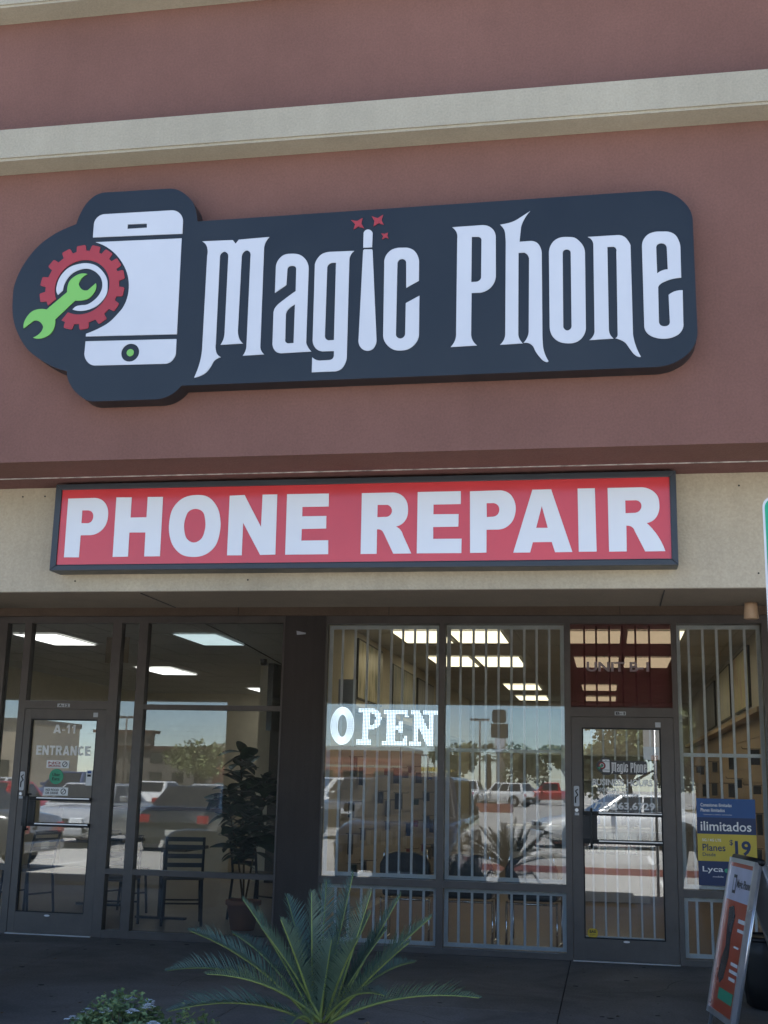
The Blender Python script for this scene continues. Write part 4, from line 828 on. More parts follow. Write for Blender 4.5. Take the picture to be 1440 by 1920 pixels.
# slat walls with hanging goods
slw = T('display_wall', 'grey slat display wall with hanging phone cases along the left of the shop', 'display', (-2.86, 5, 0.013))
B('backing', -2.858, -2.84, 1.6, 12.0, 0.10, 2.25, m_peg, slw)
for k in range(13): B('slat', -2.8395, -2.832, 1.6, 12.0, 0.14+k*0.16, 0.14+k*0.16+0.13, m_peg, slw)
B('upper_shelf', -2.858, -2.70, 1.6, 12.0, 2.26, 2.30, m_wallR, slw)
srw = T('display_wall', 'tan slat display wall with hanging accessories along the right of the shop', 'display', (1.6, 5, 0.013))
B('backing', 1.585, 1.603, 1.2, 13.0, 0.10, 2.25, m_peg2, srw)
for k in range(13): B('slat', 1.577, 1.5845, 1.2, 13.0, 0.14+k*0.16, 0.14+k*0.16+0.13, m_peg2, srw)
B('upper_shelf', 1.45, 1.603, 1.2, 13.0, 2.26, 2.31, M('tan_shelf', (0.42, 0.30, 0.18), 0.6), srw)
pcols = [M('packet_black', (0.015, 0.015, 0.018), 0.4), M('packet_red', (0.16, 0.018, 0.022), 0.4), M('packet_green', (0.022, 0.05, 0.035), 0.4), M('packet_grey', (0.10, 0.10, 0.11), 0.4), M('packet_blue', (0.03, 0.05, 0.12), 0.4)]
pnames = ['black', 'dark red', 'dark green', 'grey', 'dark blue']
rnd = random.Random(11)
for side, (xw, sgn, ya, yb_) in (('left', (-2.831, 1, 1.9, 9.0)), ('right', (1.576, -1, 2.0, 12.0))):
    rows = (0.55, 0.92, 1.30, 1.68) if side == 'left' else (0.5, 0.85, 1.2, 1.55, 1.9)
    for ri, z in enumerate(rows):
        rw = ['lowest row', 'second row up', 'third row up', 'fourth row up', 'top row'][ri]
        y = ya+rnd.uniform(0, 0.3); cnt = 0
        while y < yb_:
            ci = rnd.choice([0, 0, 0, 1, 2, 3, 4] if side == 'left' else [0, 0, 3, 0])
            cnt += 1; od = ['nearest', 'second', 'third', 'fourth', 'fifth', 'sixth', 'seventh', 'eighth', 'ninth', 'tenth', 'eleventh', 'twelfth', 'thirteenth', 'fourteenth'][cnt-1]
            z = rows[ri]+rnd.uniform(-0.07, 0.07)
            p = T('hanging_packet', '%s accessory packet, %s from the window, %s of the %s display wall' % (pnames[ci], od, rw, side), 'packet', (xw, y, z), '%s packets, %s display wall, %s' % (pnames[ci], side, rw))
            hh = rnd.uniform(0.06, 0.20); w = rnd.uniform(0.015, 0.045); dd = rnd.uniform(0.05, 0.10)
            O('hook', MB().tube([(xw-sgn*0.004, y, z+0.02), (xw+sgn*0.19, y, z+0.02), (xw+sgn*0.20, y, z+0.04)], 0.004, 5), m_black, p)
            B('packet', xw+sgn*min(0.02, 0.02), xw+sgn*0.02+sgn*dd, y-w, y+w, z-hh, z+0.012, pcols[ci], p) if sgn > 0 else B('packet', xw-0.02-dd, xw-0.02, y-w, y+w, z-hh, z+0.012, pcols[ci], p)
            y += rnd.choice([0.5, 0.7, 0.95, 1.6]) if side == 'left' else rnd.choice([0.9, 1.3, 1.9, 2.6])
def wall_picture(label, side, y0, y1, z0, z1, cols, seed):
    xw = -2.859 if side < 0 else 1.604
    t = T('wall_poster', label, 'poster', (xw, (y0+y1)/2, z0), 'posters above the display walls')
    a, b = (xw, xw+0.03) if side < 0 else (xw-0.03, xw)
    B('frame', a, b, y0, y1, z0, z1, m_black, t)
    m, n, l, p = nm('print_%d' % seed); tc = n.new('ShaderNodeTexCoord'); mp = n.new('ShaderNodeMapping'); mp.inputs['Location'].default_value = (seed*3.1, seed*1.7, 0); mp.inputs['Scale'].default_value = (1, 2.6, 0.9)
    l.new(tc.outputs['Object'], mp.inputs[0]); no = n.new('ShaderNodeTexNoise'); no.inputs['Scale'].default_value = 2.2; no.inputs['Detail'].default_value = 3; l.new(mp.outputs[0], no.inputs['Vector'])
    cr = n.new('ShaderNodeValToRGB'); cr.color_ramp.elements[0].position = 0.3; cr.color_ramp.elements[1].position = 0.7
    cr.color_ramp.elements[0].color = cols[0]+(1,); cr.color_ramp.elements[1].color = cols[-1]+(1,)
    for i, c in enumerate(cols[1:-1]): cr.color_ramp.elements.new(0.3+0.4*(i+1)/(len(cols)-1)).color = c+(1,)
    l.new(no.outputs['Fac'], cr.inputs[0]); l.new(cr.outputs[0], p.inputs['Base Color']); p.inputs['Roughness'].default_value = 0.35
    if side < 0: B('print', b, b+0.002, y0+0.02, y1-0.02, z0+0.02, z1-0.02, m, t)
    else: B('print', a-0.002, a, y0+0.02, y1-0.02, z0+0.02, z1-0.02, m, t)
wall_picture('cream and green poster nearest the window on the left shop wall', -1, 2.35, 3.9, 2.42, 3.12, [(0.05, 0.08, 0.04), (0.42, 0.36, 0.20), (0.55, 0.50, 0.36), (0.12, 0.20, 0.10)], 1)
wall_picture('dark framed poster further back on the left shop wall', -1, 4.7, 6.4, 2.42, 3.05, [(0.08, 0.09, 0.08), (0.28, 0.26, 0.18), (0.10, 0.14, 0.13)], 2)
wall_picture('dim poster deepest on the left shop wall', -1, 6.9, 8.6, 2.42, 3.05, [(0.10, 0.10, 0.10), (0.3, 0.28, 0.24)], 3)
wall_picture('yellow and pink poster nearest the window on the right shop wall', 1, 3.0, 4.6, 2.42, 3.12, [(0.45, 0.38, 0.10), (0.62, 0.52, 0.20), (0.42, 0.10, 0.14)], 4)
wall_picture('pale yellow poster in the middle of the right shop wall', 1, 5.2, 6.9, 2.42, 3.12, [(0.40, 0.36, 0.18), (0.5, 0.47, 0.36), (0.3, 0.3, 0.26)], 5)
wall_picture('dark blue poster deeper on the right shop wall', 1, 7.6, 9.8, 2.42, 3.10, [(0.05, 0.06, 0.08), (0.12, 0.14, 0.17)], 6)
# counter with equipment
ct = T('shop_counter', 'white sales counter with glass front at the back of the phone shop', 'counter', (-0.3, 5.6, 0.013))
B('cabinet', -1.35, 0.5, 5.5, 6.1, 0.02, 0.62, m_white, ct); B('counter_top', -1.38, 0.53, 5.47, 6.13, 0.92, 0.96, m_white, ct)
B('glass_front', -1.35, 0.5, 5.5, 5.506, 0.622, 0.918, glass('counter_glass', (0.85, 0.9, 0.9), 0.03), ct); B('back_panel', -1.35, 0.5, 6.06, 6.1, 0.622, 0.918, m_wallR, ct)
for k in range(7): B('boxed_phone', -1.25+k*0.24, -1.25+k*0.24+0.14, 5.7, 5.85, 0.622, 0.80, pcols[k % 5], ct)
for i, (x, w, h, c, lab) in enumerate(((-1.15, 0.34, 0.30, m_black, 'black monitor'), (-0.62, 0.22, 0.26, m_white, 'white card stand'), (-0.25, 0.12, 0.34, m_ccb, 'tall blue leaflet holder'), (0.15, 0.24, 0.18, m_black, 'small black printer'))):
    t = T('counter_item', lab+' standing on the shop counter', 'equipment', (x, 5.75, 0.96)); B('body', x, x+w, 5.70, 5.78, 1.0, 1.0+h, c, t); B('stand', x+w*0.3, x+w*0.7, 5.66, 5.84, 0.961, 1.0, c, t)
sh = T('wall_shelf_unit', 'blue and white shelf unit on the back wall of the phone shop', 'shelf', (-0.5, 14.0, 0.013))
for k in range(4): B('shelf', -1.8, 1.0, 13.85, 14.18, 0.6+k*0.5, 0.63+k*0.5, m_white, sh)
B('banner', -2.05, -0.95, 14.15, 14.19, 2.2, 3.05, M('pale_blue_banner', (0.22, 0.36, 0.50), 0.6), sh)
tag(B('notice_board', -2.60, -2.42, 0.30, 0.315, 2.22, 2.47, M('grey_card', (0.30, 0.31, 0.32), 0.7)), 'grey notice card at the upper left corner of the OPEN sign window', 'notice')
# ---------------------------------------------------------------- planting in front of the shop
m_frond = M('sago_leaflet', (0.068, 0.112, 0.078), 0.55, var=0.35, scale=5, spec=0.4)
m_rachis = M('sago_rachis', (0.17, 0.22, 0.06), 0.5, var=0.25, scale=9)
m_trunk = M('sago_trunk', (0.09, 0.065, 0.045), 0.95, var=0.4, scale=30, bump=0.8, bscale=60)
HE = Vector((-1.35, -5.5, 0.36))
sp_ = T('sago_palm', 'low sago palm with stiff feathery fronds growing in the planting bed', 'palm', (-1.35, -5.5, 0.05))
tm = MB(); tm.lathe([(0.13, 0.0), (0.16, 0.08), (0.15, 0.20), (0.11, 0.30), (0.05, 0.36)], (-1.35, -5.5, 0.04), 16); O('trunk', tm, m_trunk, sp_, True)
def frond(tip, bow, seed, npair=58, lmax=0.130):
    rn = random.Random(seed); tip = Vector(tip); st = HE + Vector((rn.uniform(-.03, .03), rn.uniform(-.03, .03), rn.uniform(-.04, .04)))
    ctl = (st+tip)/2 + Vector((0, 0, bow)) - (tip-st)*0.06
    P = lambda t: (1-t)**2*st + 2*t*(1-t)*ctl + t*t*tip
    D = lambda t: (2*(1-t)*(ctl-st) + 2*t*(tip-ctl)).normalized()
    rb = MB(); rb.tube([P(i/14) for i in range(15)], 0.0085, 6, 0.0022)
    fr_ = O('frond', rb, m_rachis, sp_, True)
    lm = MB(); up0 = Vector((0, 0, 1))
    side0 = D(0.3).cross(up0)
    if side0.length < 0.05: side0 = Vector((1, 0, 0))
    side0.normalize(); rollv = rn.uniform(-0.5, 0.5)
    for k in range(npair):
        t = 0.10+0.90*k/(npair-1); d = D(t); s = (side0 - d*side0.dot(d)).normalized(); u = s.cross(d).normalized()
        if u.z < 0 and abs(d.z) < 0.9: u = -u
        s, u = cos(rollv)*s+sin(rollv)*u, -sin(rollv)*s+cos(rollv)*u
        L = lmax*min(1, 0.16+2.6*(t-0.10))*min(1, 0.22+3.4*(1.0-t))*rn.uniform(0.80, 1.12)
        for sg_ in (-1, 1):
            fw = 0.62+0.55*t
            dr = (s*sg_*0.80 + u*0.52 + d*fw + Vector((rn.uniform(-.11, .11), rn.uniform(-.11, .11), rn.uniform(-.11, .11)))).normalized()
            b = P(t); w = d*0.0040; mid = b+dr*L*0.5+u*0.004; e_ = b+dr*L - Vector((0, 0, L*0.06))
            lm.add([b-w, b+w, mid+w*0.9, mid-w*0.9, e_], [(0, 1, 2, 3), (3, 2, 4)])
    STUFF(O('leaflets', lm, m_frond, fr_))
tips = [((-1.97, -5.62, .79), .12), ((-2.13, -5.45, .58), .20), ((-1.235, -5.38, 1.06), -.02), ((-0.84, -5.45, .88), .05), ((-0.92, -5.6, .78), .04), ((-0.60, -5.55, .55), .12), ((-1.02, -5.25, .96), .02),
 ((-1.50, -5.72, .87), .03), ((-1.60, -5.25, .93), .06), ((-1.42, -5.15, 1.00), .03), ((-1.75, -6.0, .66), .12), ((-0.95, -6.05, .62), .12), ((-1.95, -5.9, .48), .14),
 ((-1.38, -4.82, .86), .10), ((-1.92, -5.08, .72), .12), ((-1.75, -5.5, .93), .06), ((-1.13, -5.75, .80), .08), ((-1.34, -6.22, .46), .16), ((-1.0, -4.9, .6), .16), ((-1.75, -4.95, .55), .16),
 ((-1.28, -5.62, .78), .0), ((-1.15, -5.35, .88), .0), ((-1.55, -5.5, .84), .02)]
tips += [((-1.40, -5.55, .98), -.02), ((-1.12, -5.5, .99), .0), ((-1.62, -5.62, .82), .05), ((-1.08, -5.3, .80), .04)]
for i, (t, b) in enumerate(tips): frond(t, b, 100+i)
m_dead = M('dry_frond', (0.20, 0.14, 0.075), 0.8, var=0.3, scale=9)
for i in range(9):                      # dry old fronds hanging round the foot
    a_ = i*2*pi/9+0.3; q = Vector((-1.35+0.55*cos(a_), -5.5+0.55*sin(a_), 0.10)); h0 = Vector((-1.35+0.1*cos(a_), -5.5+0.1*sin(a_), 0.30)); mm = (q+h0)/2+Vector((0, 0, 0.16))
    db = MB(); db.tube([h0, mm, q], 0.006, 5, 0.002)
    for k in range(30):
        t = 0.25+0.75*k/29; b0 = (h0.lerp(mm, t*2) if t < 0.5 else mm.lerp(q, t*2-1)); sd = Vector((-sin(a_), cos(a_), 0))
        for g_ in (-1, 1): e0 = b0+sd*g_*0.07*(1.1-t)+Vector((0.03*cos(a_), 0.03*sin(a_), -0.03)); db.add([b0-Vector((0.004*cos(a_), 0.004*sin(a_), 0)), b0+Vector((0.004*cos(a_), 0.004*sin(a_), 0)), e0], [(0, 1, 2)])
    O('dry_frond', db, m_dead, sp_)
# lantana
m_lleaf = M('lantana_leaf', (0.14, 0.20, 0.075), 0.6, var=0.45, scale=12)
m_petal = M('white_petal', (0.80, 0.80, 0.78), 0.6, var=0.05)
def shrub(label, c, r, n, seed, flowers):
    rn = random.Random(seed); t = T('flowering_shrub', label, 'shrub', (c[0], c[1], 0.05), 'low shrubs beside the palm')
    sm = MB()
    for k in range(14):
        a = rn.uniform(0, 2*pi); e = rn.uniform(0.3, 1.4)
        sm.tube([(c[0], c[1], 0.05), (c[0]+r[0]*0.5*cos(a)*cos(e), c[1]+r[1]*0.5*sin(a)*cos(e), 0.05+r[2]*0.6), (c[0]+r[0]*0.9*cos(a)*cos(e), c[1]+r[1]*0.9*sin(a)*cos(e), 0.05+r[2]*sin(e)*0.95)], 0.005, 5, 0.002)
    O('stems', sm, m_trunk, t)
    lm = MB()
    for k in range(n):
        a = rn.uniform(0, 2*pi); e = math.asin(rn.uniform(0.02, 1)); q = rn.uniform(0.55, 1.0)**0.4*(1+0.18*sin(3*a+seed)*cos(2*e))
        p = Vector((c[0]+r[0]*q*cos(a)*cos(e), c[1]+r[1]*q*sin(a)*cos(e), 0.05+r[2]*q*sin(e)))
        eu = Euler((rn.uniform(-.9, .9), rn.uniform(-.9, .9), rn.uniform(0, 6.28))); L = rn.uniform(0.022, 0.038); W = L*0.55
        R3 = eu.to_matrix()
        lm.add([p+R3 @ Vector(v) for v in ((0, 0, 0), (W/2, L*0.45, 0.003), (0, L, -0.003), (-W/2, L*0.45, 0.003))], [(0, 1, 2, 3)])
    STUFF(O('foliage', lm, m_lleaf, t))
    for (x, y, z) in flowers:
        fm = MB()
        for k in range(16):
            a = rn.uniform(0, 6.28); q = rn.uniform(0, 0.030)
            p = Vector((x+q*cos(a), y+q*sin(a), z+0.012*(1-q/0.024))); 
            for j in range(4):
                b = j*pi/2+rn.uniform(0, 1); fm.add([p, p+Vector((0.012*cos(b-.6), 0.012*sin(b-.6), 0.003)), p+Vector((0.015*cos(b), 0.015*sin(b), 0.001)), p+Vector((0.012*cos(b+.6), 0.012*sin(b+.6), 0.003))], [(0, 1, 2, 3)])
        O('flower', fm, m_petal, t)
shrub('green shrub with small white flowers in the planting bed left of the palm', (-2.29, -5.62), (0.38, 0.36, 0.40), 8000, 5, [(-2.36, -5.80, 0.36), (-2.26, -5.84, 0.34), (-2.20, -5.70, 0.43), (-2.08, -5.74, 0.39), (-2.40, -5.9, 0.28), (-2.50, -5.68, 0.38), (-2.18, -5.55, 0.45), (-2.60, -5.7, 0.29), (-2.50, -5.80, 0.36), (-2.54, -5.75, 0.34), (-2.46, -5.78, 0.36), (-2.42, -5.70, 0.42), (-2.49, -5.85, 0.34), (-2.32, -5.72, 0.43), (-2.14, -5.66, 0.45), (-2.55, -5.82, 0.32), (-2.45, -5.86, 0.37), (-2.30, -5.5, 0.45)])
shrub('dull green shrub tucked behind the left fronds of the palm', (-1.90, -5.75), (0.24, 0.26, 0.38), 2600, 9, [])

# ---------------------------------------------------------------- sandwich board on the walkway
ab = T('sandwich_board', 'leaning silver sandwich board with an orange poster on the walkway', 'sign board', (0.95, -2.98, 0.0))
far_t, near_t = Vector((0.80, -2.70, 1.06)), Vector((0.90, -3.27, 1.06))
lean = Vector((-0.19, -0.03, -0.97))
def bpnt(u, v, off=0.0):   # u along the width (far edge to near edge), v down the panel
    nrm = (near_t-far_t).cross(lean).normalized()
    if nrm.x > 0: nrm = -nrm
    return far_t + (near_t-far_t)*u + lean*v + nrm*off
def bquad(name, u0, u1, v0, v1, o0, o1, mat, par=None):
    mb = MB(); q = [(u0, v1), (u1, v1), (u1, v0), (u0, v0)]
    mb.add([bpnt(u, v, o0) for u, v in q]+[bpnt(u, v, o1) for u, v in q], [(0, 3, 2, 1), (4, 5, 6, 7), (0, 1, 5, 4), (1, 2, 6, 5), (2, 3, 7, 6), (3, 0, 4, 7)])
    return O(name, mb, mat, par or ab)
m_or = M('orange_red_print', (0.50, 0.075, 0.030), 0.3, var=0.12, scale=3); m_lav = M('pale_lilac_print', (0.55, 0.55, 0.68), 0.35)
bquad('backing', 0.02, 0.98, 0.02, 0.985, -0.006, 0.0, m_white)
bquad('poster', 0.05, 0.95, 0.03, 0.965, 0.0012, 0.0028, m_or); bquad('poster_header', 0.05, 0.95, 0.055, 0.27, 0.0040, 0.0052, m_lav)
for a in ((0, 0.05, 0, 1.0), (0.95, 1.0, 0, 1.0)): bquad('snap_frame', *a, -0.012, 0.016, m_alu)
for a in ((0.05, 0.95, 0, 0.03), (0.05, 0.95, 0.965, 1.0)): bquad('snap_frame', *a, -0.011, 0.015, m_alu)
bquad('emblem_print', 0.24, 0.36, 0.105, 0.225, 0.006, 0.007, m_smoke); bquad('emblem_screen', 0.26, 0.34, 0.125, 0.205, 0.0075, 0.008, m_lav)
TX('lettering', 'Magic Phone', 0.40, 0.90, 0.13, 0.20, 0, m_smoke, ab, bold=0.02, basis=lambda u, v: bpnt(u, 0.33-v, 0.0075)-wloc(ab))
for k, (u0, u1, v0, v1) in enumerate(((0.64, 0.92, 0.37, 0.395), (0.66, 0.92, 0.43, 0.45), (0.60, 0.86, 0.64, 0.66), (0.58, 0.88, 0.685, 0.705), (0.60, 0.84, 0.73, 0.75), (0.62, 0.80, 0.54, 0.552))): bquad('white_print', u0, u1, v0, v1, 0.0042, 0.0052, m_decal)
bquad('green_print', 0.30, 0.85, 0.82, 0.89, 0.0042, 0.0052, m_ueg)
dk = MB(); pts = [(0.22, 0.32), (0.40, 0.30), (0.50, 0.36), (0.45, 0.50), (0.48, 0.62), (0.40, 0.76), (0.28, 0.80), (0.18, 0.76), (0.20, 0.66), (0.30, 0.56), (0.25, 0.44)]
dk.poly([bpnt(u, v, 0.0045) for u, v in pts]); O('device_print', dk, M('dark_device_print', (0.035, 0.035, 0.045), 0.25, var=0.5, scale=14), ab)
for u in (0.02, 0.98):
    q0 = bpnt(u, 0.0, -0.02); q1 = bpnt(u, 1.085, -0.02)
    O('leg', MB().tube([q0, q1], 0.014, 8), m_alu, ab, True); m2 = Vector((q0.x+0.36, q0.y+0.05, 0.006)); O('leg', MB().tube([q0+Vector((0.02, 0, 0)), m2], 0.014, 8), m_alu, ab, True)
bk = MB(); A_ = bpnt(0.02, 0.02, -0.03); Bq = bpnt(0.98, 0.02, -0.03); dn = Vector((0.33, 0.04, -0.92))
bk.add([A_, Bq, Bq+dn, A_+dn, A_+Vector((.012, 0, 0)), Bq+Vector((.012, 0, 0)), Bq+dn+Vector((.012, 0, 0)), A_+dn+Vector((.012, 0, 0))], [(0, 3, 2, 1), (4, 5, 6, 7), (0, 1, 5, 4), (1, 2, 6, 5), (2, 3, 7, 6), (3, 0, 4, 7)])
O('rear_panel', bk, m_white, ab)
O('hinge', MB().tube([bpnt(-0.02, -0.005, -0.022), bpnt(1.02, -0.005, -0.022)], 0.022, 8), m_black, ab, True)
# dark bin behind the board
bn = T('rubbish_bin', 'black plastic sack lined bin behind the sandwich board', 'bin', (1.10, -1.95, 0))
pr_ = []; mb = MB(); n = 28
for r, z, wob in ((0.125, 0.0, .0), (0.165, 0.02, .004), (0.185, 0.18, .008), (0.195, 0.36, .010), (0.20, 0.46, .008), (0.185, 0.475, .004)):
    pr_.append([(1.10+(r+wob*sin(9*k*2*pi/n)+wob*sin(5*k*2*pi/n+1))*cos(2*pi*k/n), -1.95+(r+wob*sin(9*k*2*pi/n))*sin(2*pi*k/n), z) for k in range(n)])
vs = sum(pr_, []); mb.add(vs, [(i*n+k, i*n+(k+1) % n, (i+1)*n+(k+1) % n, (i+1)*n+k) for i in range(5) for k in range(n)]+[tuple(range(n-1, -1, -1)), tuple(range(5*n, 6*n))])
O('sack', mb, m_black, bn, True); O('rim', MB().lathe([(0.198, 0.455), (0.214, 0.462), (0.212, 0.485), (0.19, 0.49)], (1.10, -1.95, 0), 28, False), m_black, bn, True)
# green and white parking sign, only its edge in the picture
ps = T('parking_sign', 'white sign with green border on a post at the right edge', 'sign', (0.655, -7.35, -0.15))
O('post', MB().tube([(0.672, -7.36, -0.15), (0.672, -7.36, 2.50)], 0.022, 10), m_steel, ps, True)
SH('plate', [rrect(0.505, 0.828, 1.90, 2.436, 0.035)], -7.400, 0.003, m_white, ps)
SH('green_panel', [rrect(0.512, 0.820, 1.908, 2.429, 0.030), rrect(0.545, 0.80, 2.0, 2.25, 0.02)], -7.4015, 0.001, M('traffic_green', (0.01, 0.25, 0.13), 0.35), ps)
for z in (1.96, 2.37): O('bolt', MB().cyl((0.672, -7.407, z), (0.672, -7.35, z), 0.008, 0.008, 8), m_steel, ps)
# litter bin on the walkway left of the picture, seen mirrored in the restaurant glass
lb_ = T('litter_bin', 'dark rounded litter bin standing on the walkway before the restaurant', 'bin', (-4.93, -3.0, 0))
O('drum', MB().lathe([(0.31, 0.0), (0.33, 0.02), (0.355, 0.55), (0.355, 0.66)], (-4.93, -3.0, 0), 28), m_vinyl, lb_, True)
O('domed_lid', MB().lathe([(0.37, 0.662), (0.37, 0.70), (0.34, 0.79), (0.25, 0.86), (0.12, 0.885), (0.01, 0.89)], (-4.93, -3.0, 0), 28), M('blue_black_plastic', (0.020, 0.028, 0.042), 0.3), lb_, True)
# can light under the beam
cl_ = T('can_light', 'small tan can light under the porch beam at the right', 'light fitting', (0.795, -4.45, 2.4))
O('can', MB().lathe([(0.036, 0.0), (0.042, 0.004), (0.036, 0.075), (0.036, 0.09)], (0.795, -4.42, BZ-0.095), 18), M('tan_metal', (0.36, 0.24, 0.15), 0.5), cl_, True)
# ---------------------------------------------------------------- the car park behind the camera, seen mirrored in the glass
m_cg = M('car_glass', (0.012, 0.015, 0.018), 0.06, var=0.05, spec=0.7, rvar=0.02); m_tyre = M('tyre', (0.018, 0.018, 0.018), 0.85); m_rim = M('alloy', (0.45, 0.45, 0.47), 0.3, metal=0.8)
m_hl = M('headlamp', (0.75, 0.78, 0.80), 0.1, spec=0.8); m_tl = M('tail_lamp', (0.40, 0.02, 0.02), 0.2); m_trimb = M('black_trim', (0.02, 0.02, 0.022), 0.5); m_plate = M('number_plate', (0.65, 0.65, 0.60), 0.5)
def paint(n_, c): return M('paint_'+n_, c, 0.22, var=0.03, coat=0.8, spec=0.5, rvar=0.02)
PAINT = {k: paint(k, c) for k, c in dict(black=(0.012, 0.013, 0.015), white=(0.72, 0.72, 0.70), silver=(0.38, 0.39, 0.40), grey=(0.10, 0.105, 0.11), red=(0.36, 0.015, 0.018), green=(0.03, 0.075, 0.06), blue=(0.03, 0.05, 0.12), gold=(0.30, 0.25, 0.16)).items()}
KIND = {  # length, half width, sill z, stations of (y, top of body), cabin (base rear, base front, roof rear, roof front), roof z, wheel radius
 'sedan': (4.7, 0.90, 0.22, [(-2.35, 0.62), (-2.30, 0.88), (-1.75, 0.98), (-0.9, 0.96), (0.75, 0.92), (1.4, 0.86), (2.05, 0.74), (2.33, 0.55)], (-1.75, 0.95, -1.05, 0.15), 1.44, 0.33),
 'suv': (4.7, 0.94, 0.28, [(-2.35, 0.70), (-2.30, 1.02), (-1.9, 1.10), (0.8, 1.08), (1.5, 1.02), (2.15, 0.92), (2.33, 0.62)], (-2.20, 0.95, -1.95, 0.30), 1.74, 0.38),
 'pickup': (5.6, 0.98, 0.36, [(-2.80, 0.75), (-2.78, 1.10), (-0.8, 1.12), (0.9, 1.10), (1.7, 1.08), (2.6, 1.00), (2.78, 0.70)], (-0.85, 1.35, -0.70, 0.55), 1.86, 0.41),
}
def car(kind, col, label):
    L, hw, zs, st, cab, zr, wr = KIND[kind]; t = T('parked_car' if kind != 'pickup' else 'parked_pickup', label, 'car' if kind != 'pickup' else 'pickup', (0, 0, 0), 'vehicles parked across the car park'); pm = PAINT[col]
    mb = MB(); ring = []
    for y, zt in st:
        k = 0.90 if abs(y) > L/2-0.08 else (0.97 if abs(y) > L/2-0.6 else 1.0); w = hw*k; zb = zs+(0.10 if abs(y) > L/2-0.3 else 0)
        ring.append([(-w*0.93, y, zb), (-w, y, zb+0.16), (-w, y, zt-0.20), (-w*0.95, y, zt-0.03), (-w*0.80, y, zt+0.02), (0, y, zt+0.045), (w*0.80, y, zt+0.02), (w*0.95, y, zt-0.03), (w, y, zt-0.20), (w, y, zb+0.16), (w*0.93, y, zb)])
    n = 11; vs = sum(ring, []); m = len(st)
    mb.add(vs, [(i*n+k, i*n+k+1, (i+1)*n+k+1, (i+1)*n+k) for i in range(m-1) for k in range(n-1)]+[(i*n+n-1, i*n, (i+1)*n, (i+1)*n+n-1) for i in range(m-1)]+[tuple(range(n)), tuple(range((m-1)*n+n-1, (m-1)*n-1, -1))])
    if kind == 'pickup':
        body = O('body', mb, pm, t, True, True); O('bed_floor', MB().box(-hw*0.8, hw*0.8, -2.65, -0.92, 1.10, 1.165), m_trimb, t, False, True)
    else: body = O('body', mb, pm, t, True, True)
    b0, b1, r0, r1 = cab; zb_ = max(z for y, z in st)-0.06; wb, wt = hw*0.92, hw*0.72
    c8 = [(-wb, b0, zb_), (wb, b0, zb_), (wb, b1, zb_), (-wb, b1, zb_), (-wt, r0, zr), (wt, r0, zr), (wt, r1, zr), (-wt, r1, zr)]
    cbm = MB().add(c8, [(0, 1, 5, 4), (1, 2, 6, 5), (2, 3, 7, 6), (3, 0, 4, 7), (4, 5, 6, 7)])
    O('cabin', cbm, pm, t, False, True, bevel=0.05)
    def win(name, q, a0, a1, c0, c1, push):
        q = [Vector(v) for v in q]; f = lambda u, v: (q[0]*(1-u)+q[1]*u)*(1-v)+(q[3]*(1-u)+q[2]*u)*v
        O(name, MB().poly([f(a0, c0)+push, f(a1, c0)+push, f(a1, c1)+push, f(a0, c1)+push]), m_cg, t, False, True)
    V_ = [Vector(v) for v in c8]
    win('windscreen', (V_[3], V_[2], V_[6], V_[7]), 0.05, 0.95, 0.10, 0.92, Vector((0, 0.006, 0.004))); win('rear_window', (V_[1], V_[0], V_[4], V_[5]), 0.07, 0.93, 0.20, 0.90, Vector((0, -0.006, 0.004)))
    for sx, q in ((1, (V_[1], V_[2], V_[6], V_[5])), (-1, (V_[0], V_[3], V_[7], V_[4]))):
        for a in ((0.06, 0.40), (0.43, 0.68), (0.71, 0.93)) if kind == 'suv' else ((0.12, 0.50), (0.53, 0.90)): win('side_window', q, a[0], a[1], 0.14, 0.88, Vector((sx*0.006, 0, 0.002)))
    wy = L*0.31
    for sx in (-1, 1):
        for y in (-wy, wy):
            O('wheel_arch', MB().cyl((sx*(hw-0.03), y, wr+0.02), (sx*(hw+0.004), y, wr+0.02), wr+0.075, wr+0.07, 20), m_trimb, t, False, True)
            w = O('wheel', MB().cyl((sx*(hw-0.20), y, wr), (sx*(hw+0.012), y, wr), wr, wr*0.97, 22), m_tyre, t, False, True); O('rim', MB().cyl((sx*(hw+0.005), y, wr), (sx*(hw+0.018), y, wr), wr*0.64, wr*0.60, 14), m_rim, w, False, True)
        zf = st[-2][1]-0.10; zl_ = st[1][1]-0.14
        O('headlight', MB().box(sx*hw*0.72-0.15, sx*hw*0.72+0.15, L/2-0.12, L/2+0.005, zf-0.10, zf+0.04), m_hl, t, False, True, bevel=0.02)
        O('tail_light', MB().box(sx*hw*0.76-0.13, sx*hw*0.76+0.13, -L/2-0.006, -L/2+0.10, zl_-0.12, zl_+0.06), m_tl, t, False, True, bevel=0.02)
        O('mirror', MB().box(sx*(hw+0.10)-0.09, sx*(hw+0.10)+0.09, b1-0.55, b1-0.42, zb_+0.10, zb_+0.24), pm, t, False, True, bevel=0.03)
    zf = st[-2][1]-0.10
    O('grille', MB().box(-hw*0.5, hw*0.5, L/2-0.08, L/2+0.006, zf-0.22, zf+0.02), m_trimb, t, False, True); O('bumper', MB().box(-hw*0.9, hw*0.9, L/2-0.15, L/2+0.03, zs+0.06, zs+0.24), m_trimb if kind != 'sedan' else pm, t, False, True, bevel=0.04); O('bumper', MB().box(-hw*0.9, hw*0.9, -L/2-0.03, -L/2+0.15, zs+0.08, zs+0.28), m_trimb if kind != 'sedan' else pm, t, False, True, bevel=0.04)
    O('number_plate', MB().box(-0.16, 0.16, -L/2-0.036, -L/2-0.031, zs+0.14, zs+0.26), m_plate, t, False, True)
    return t
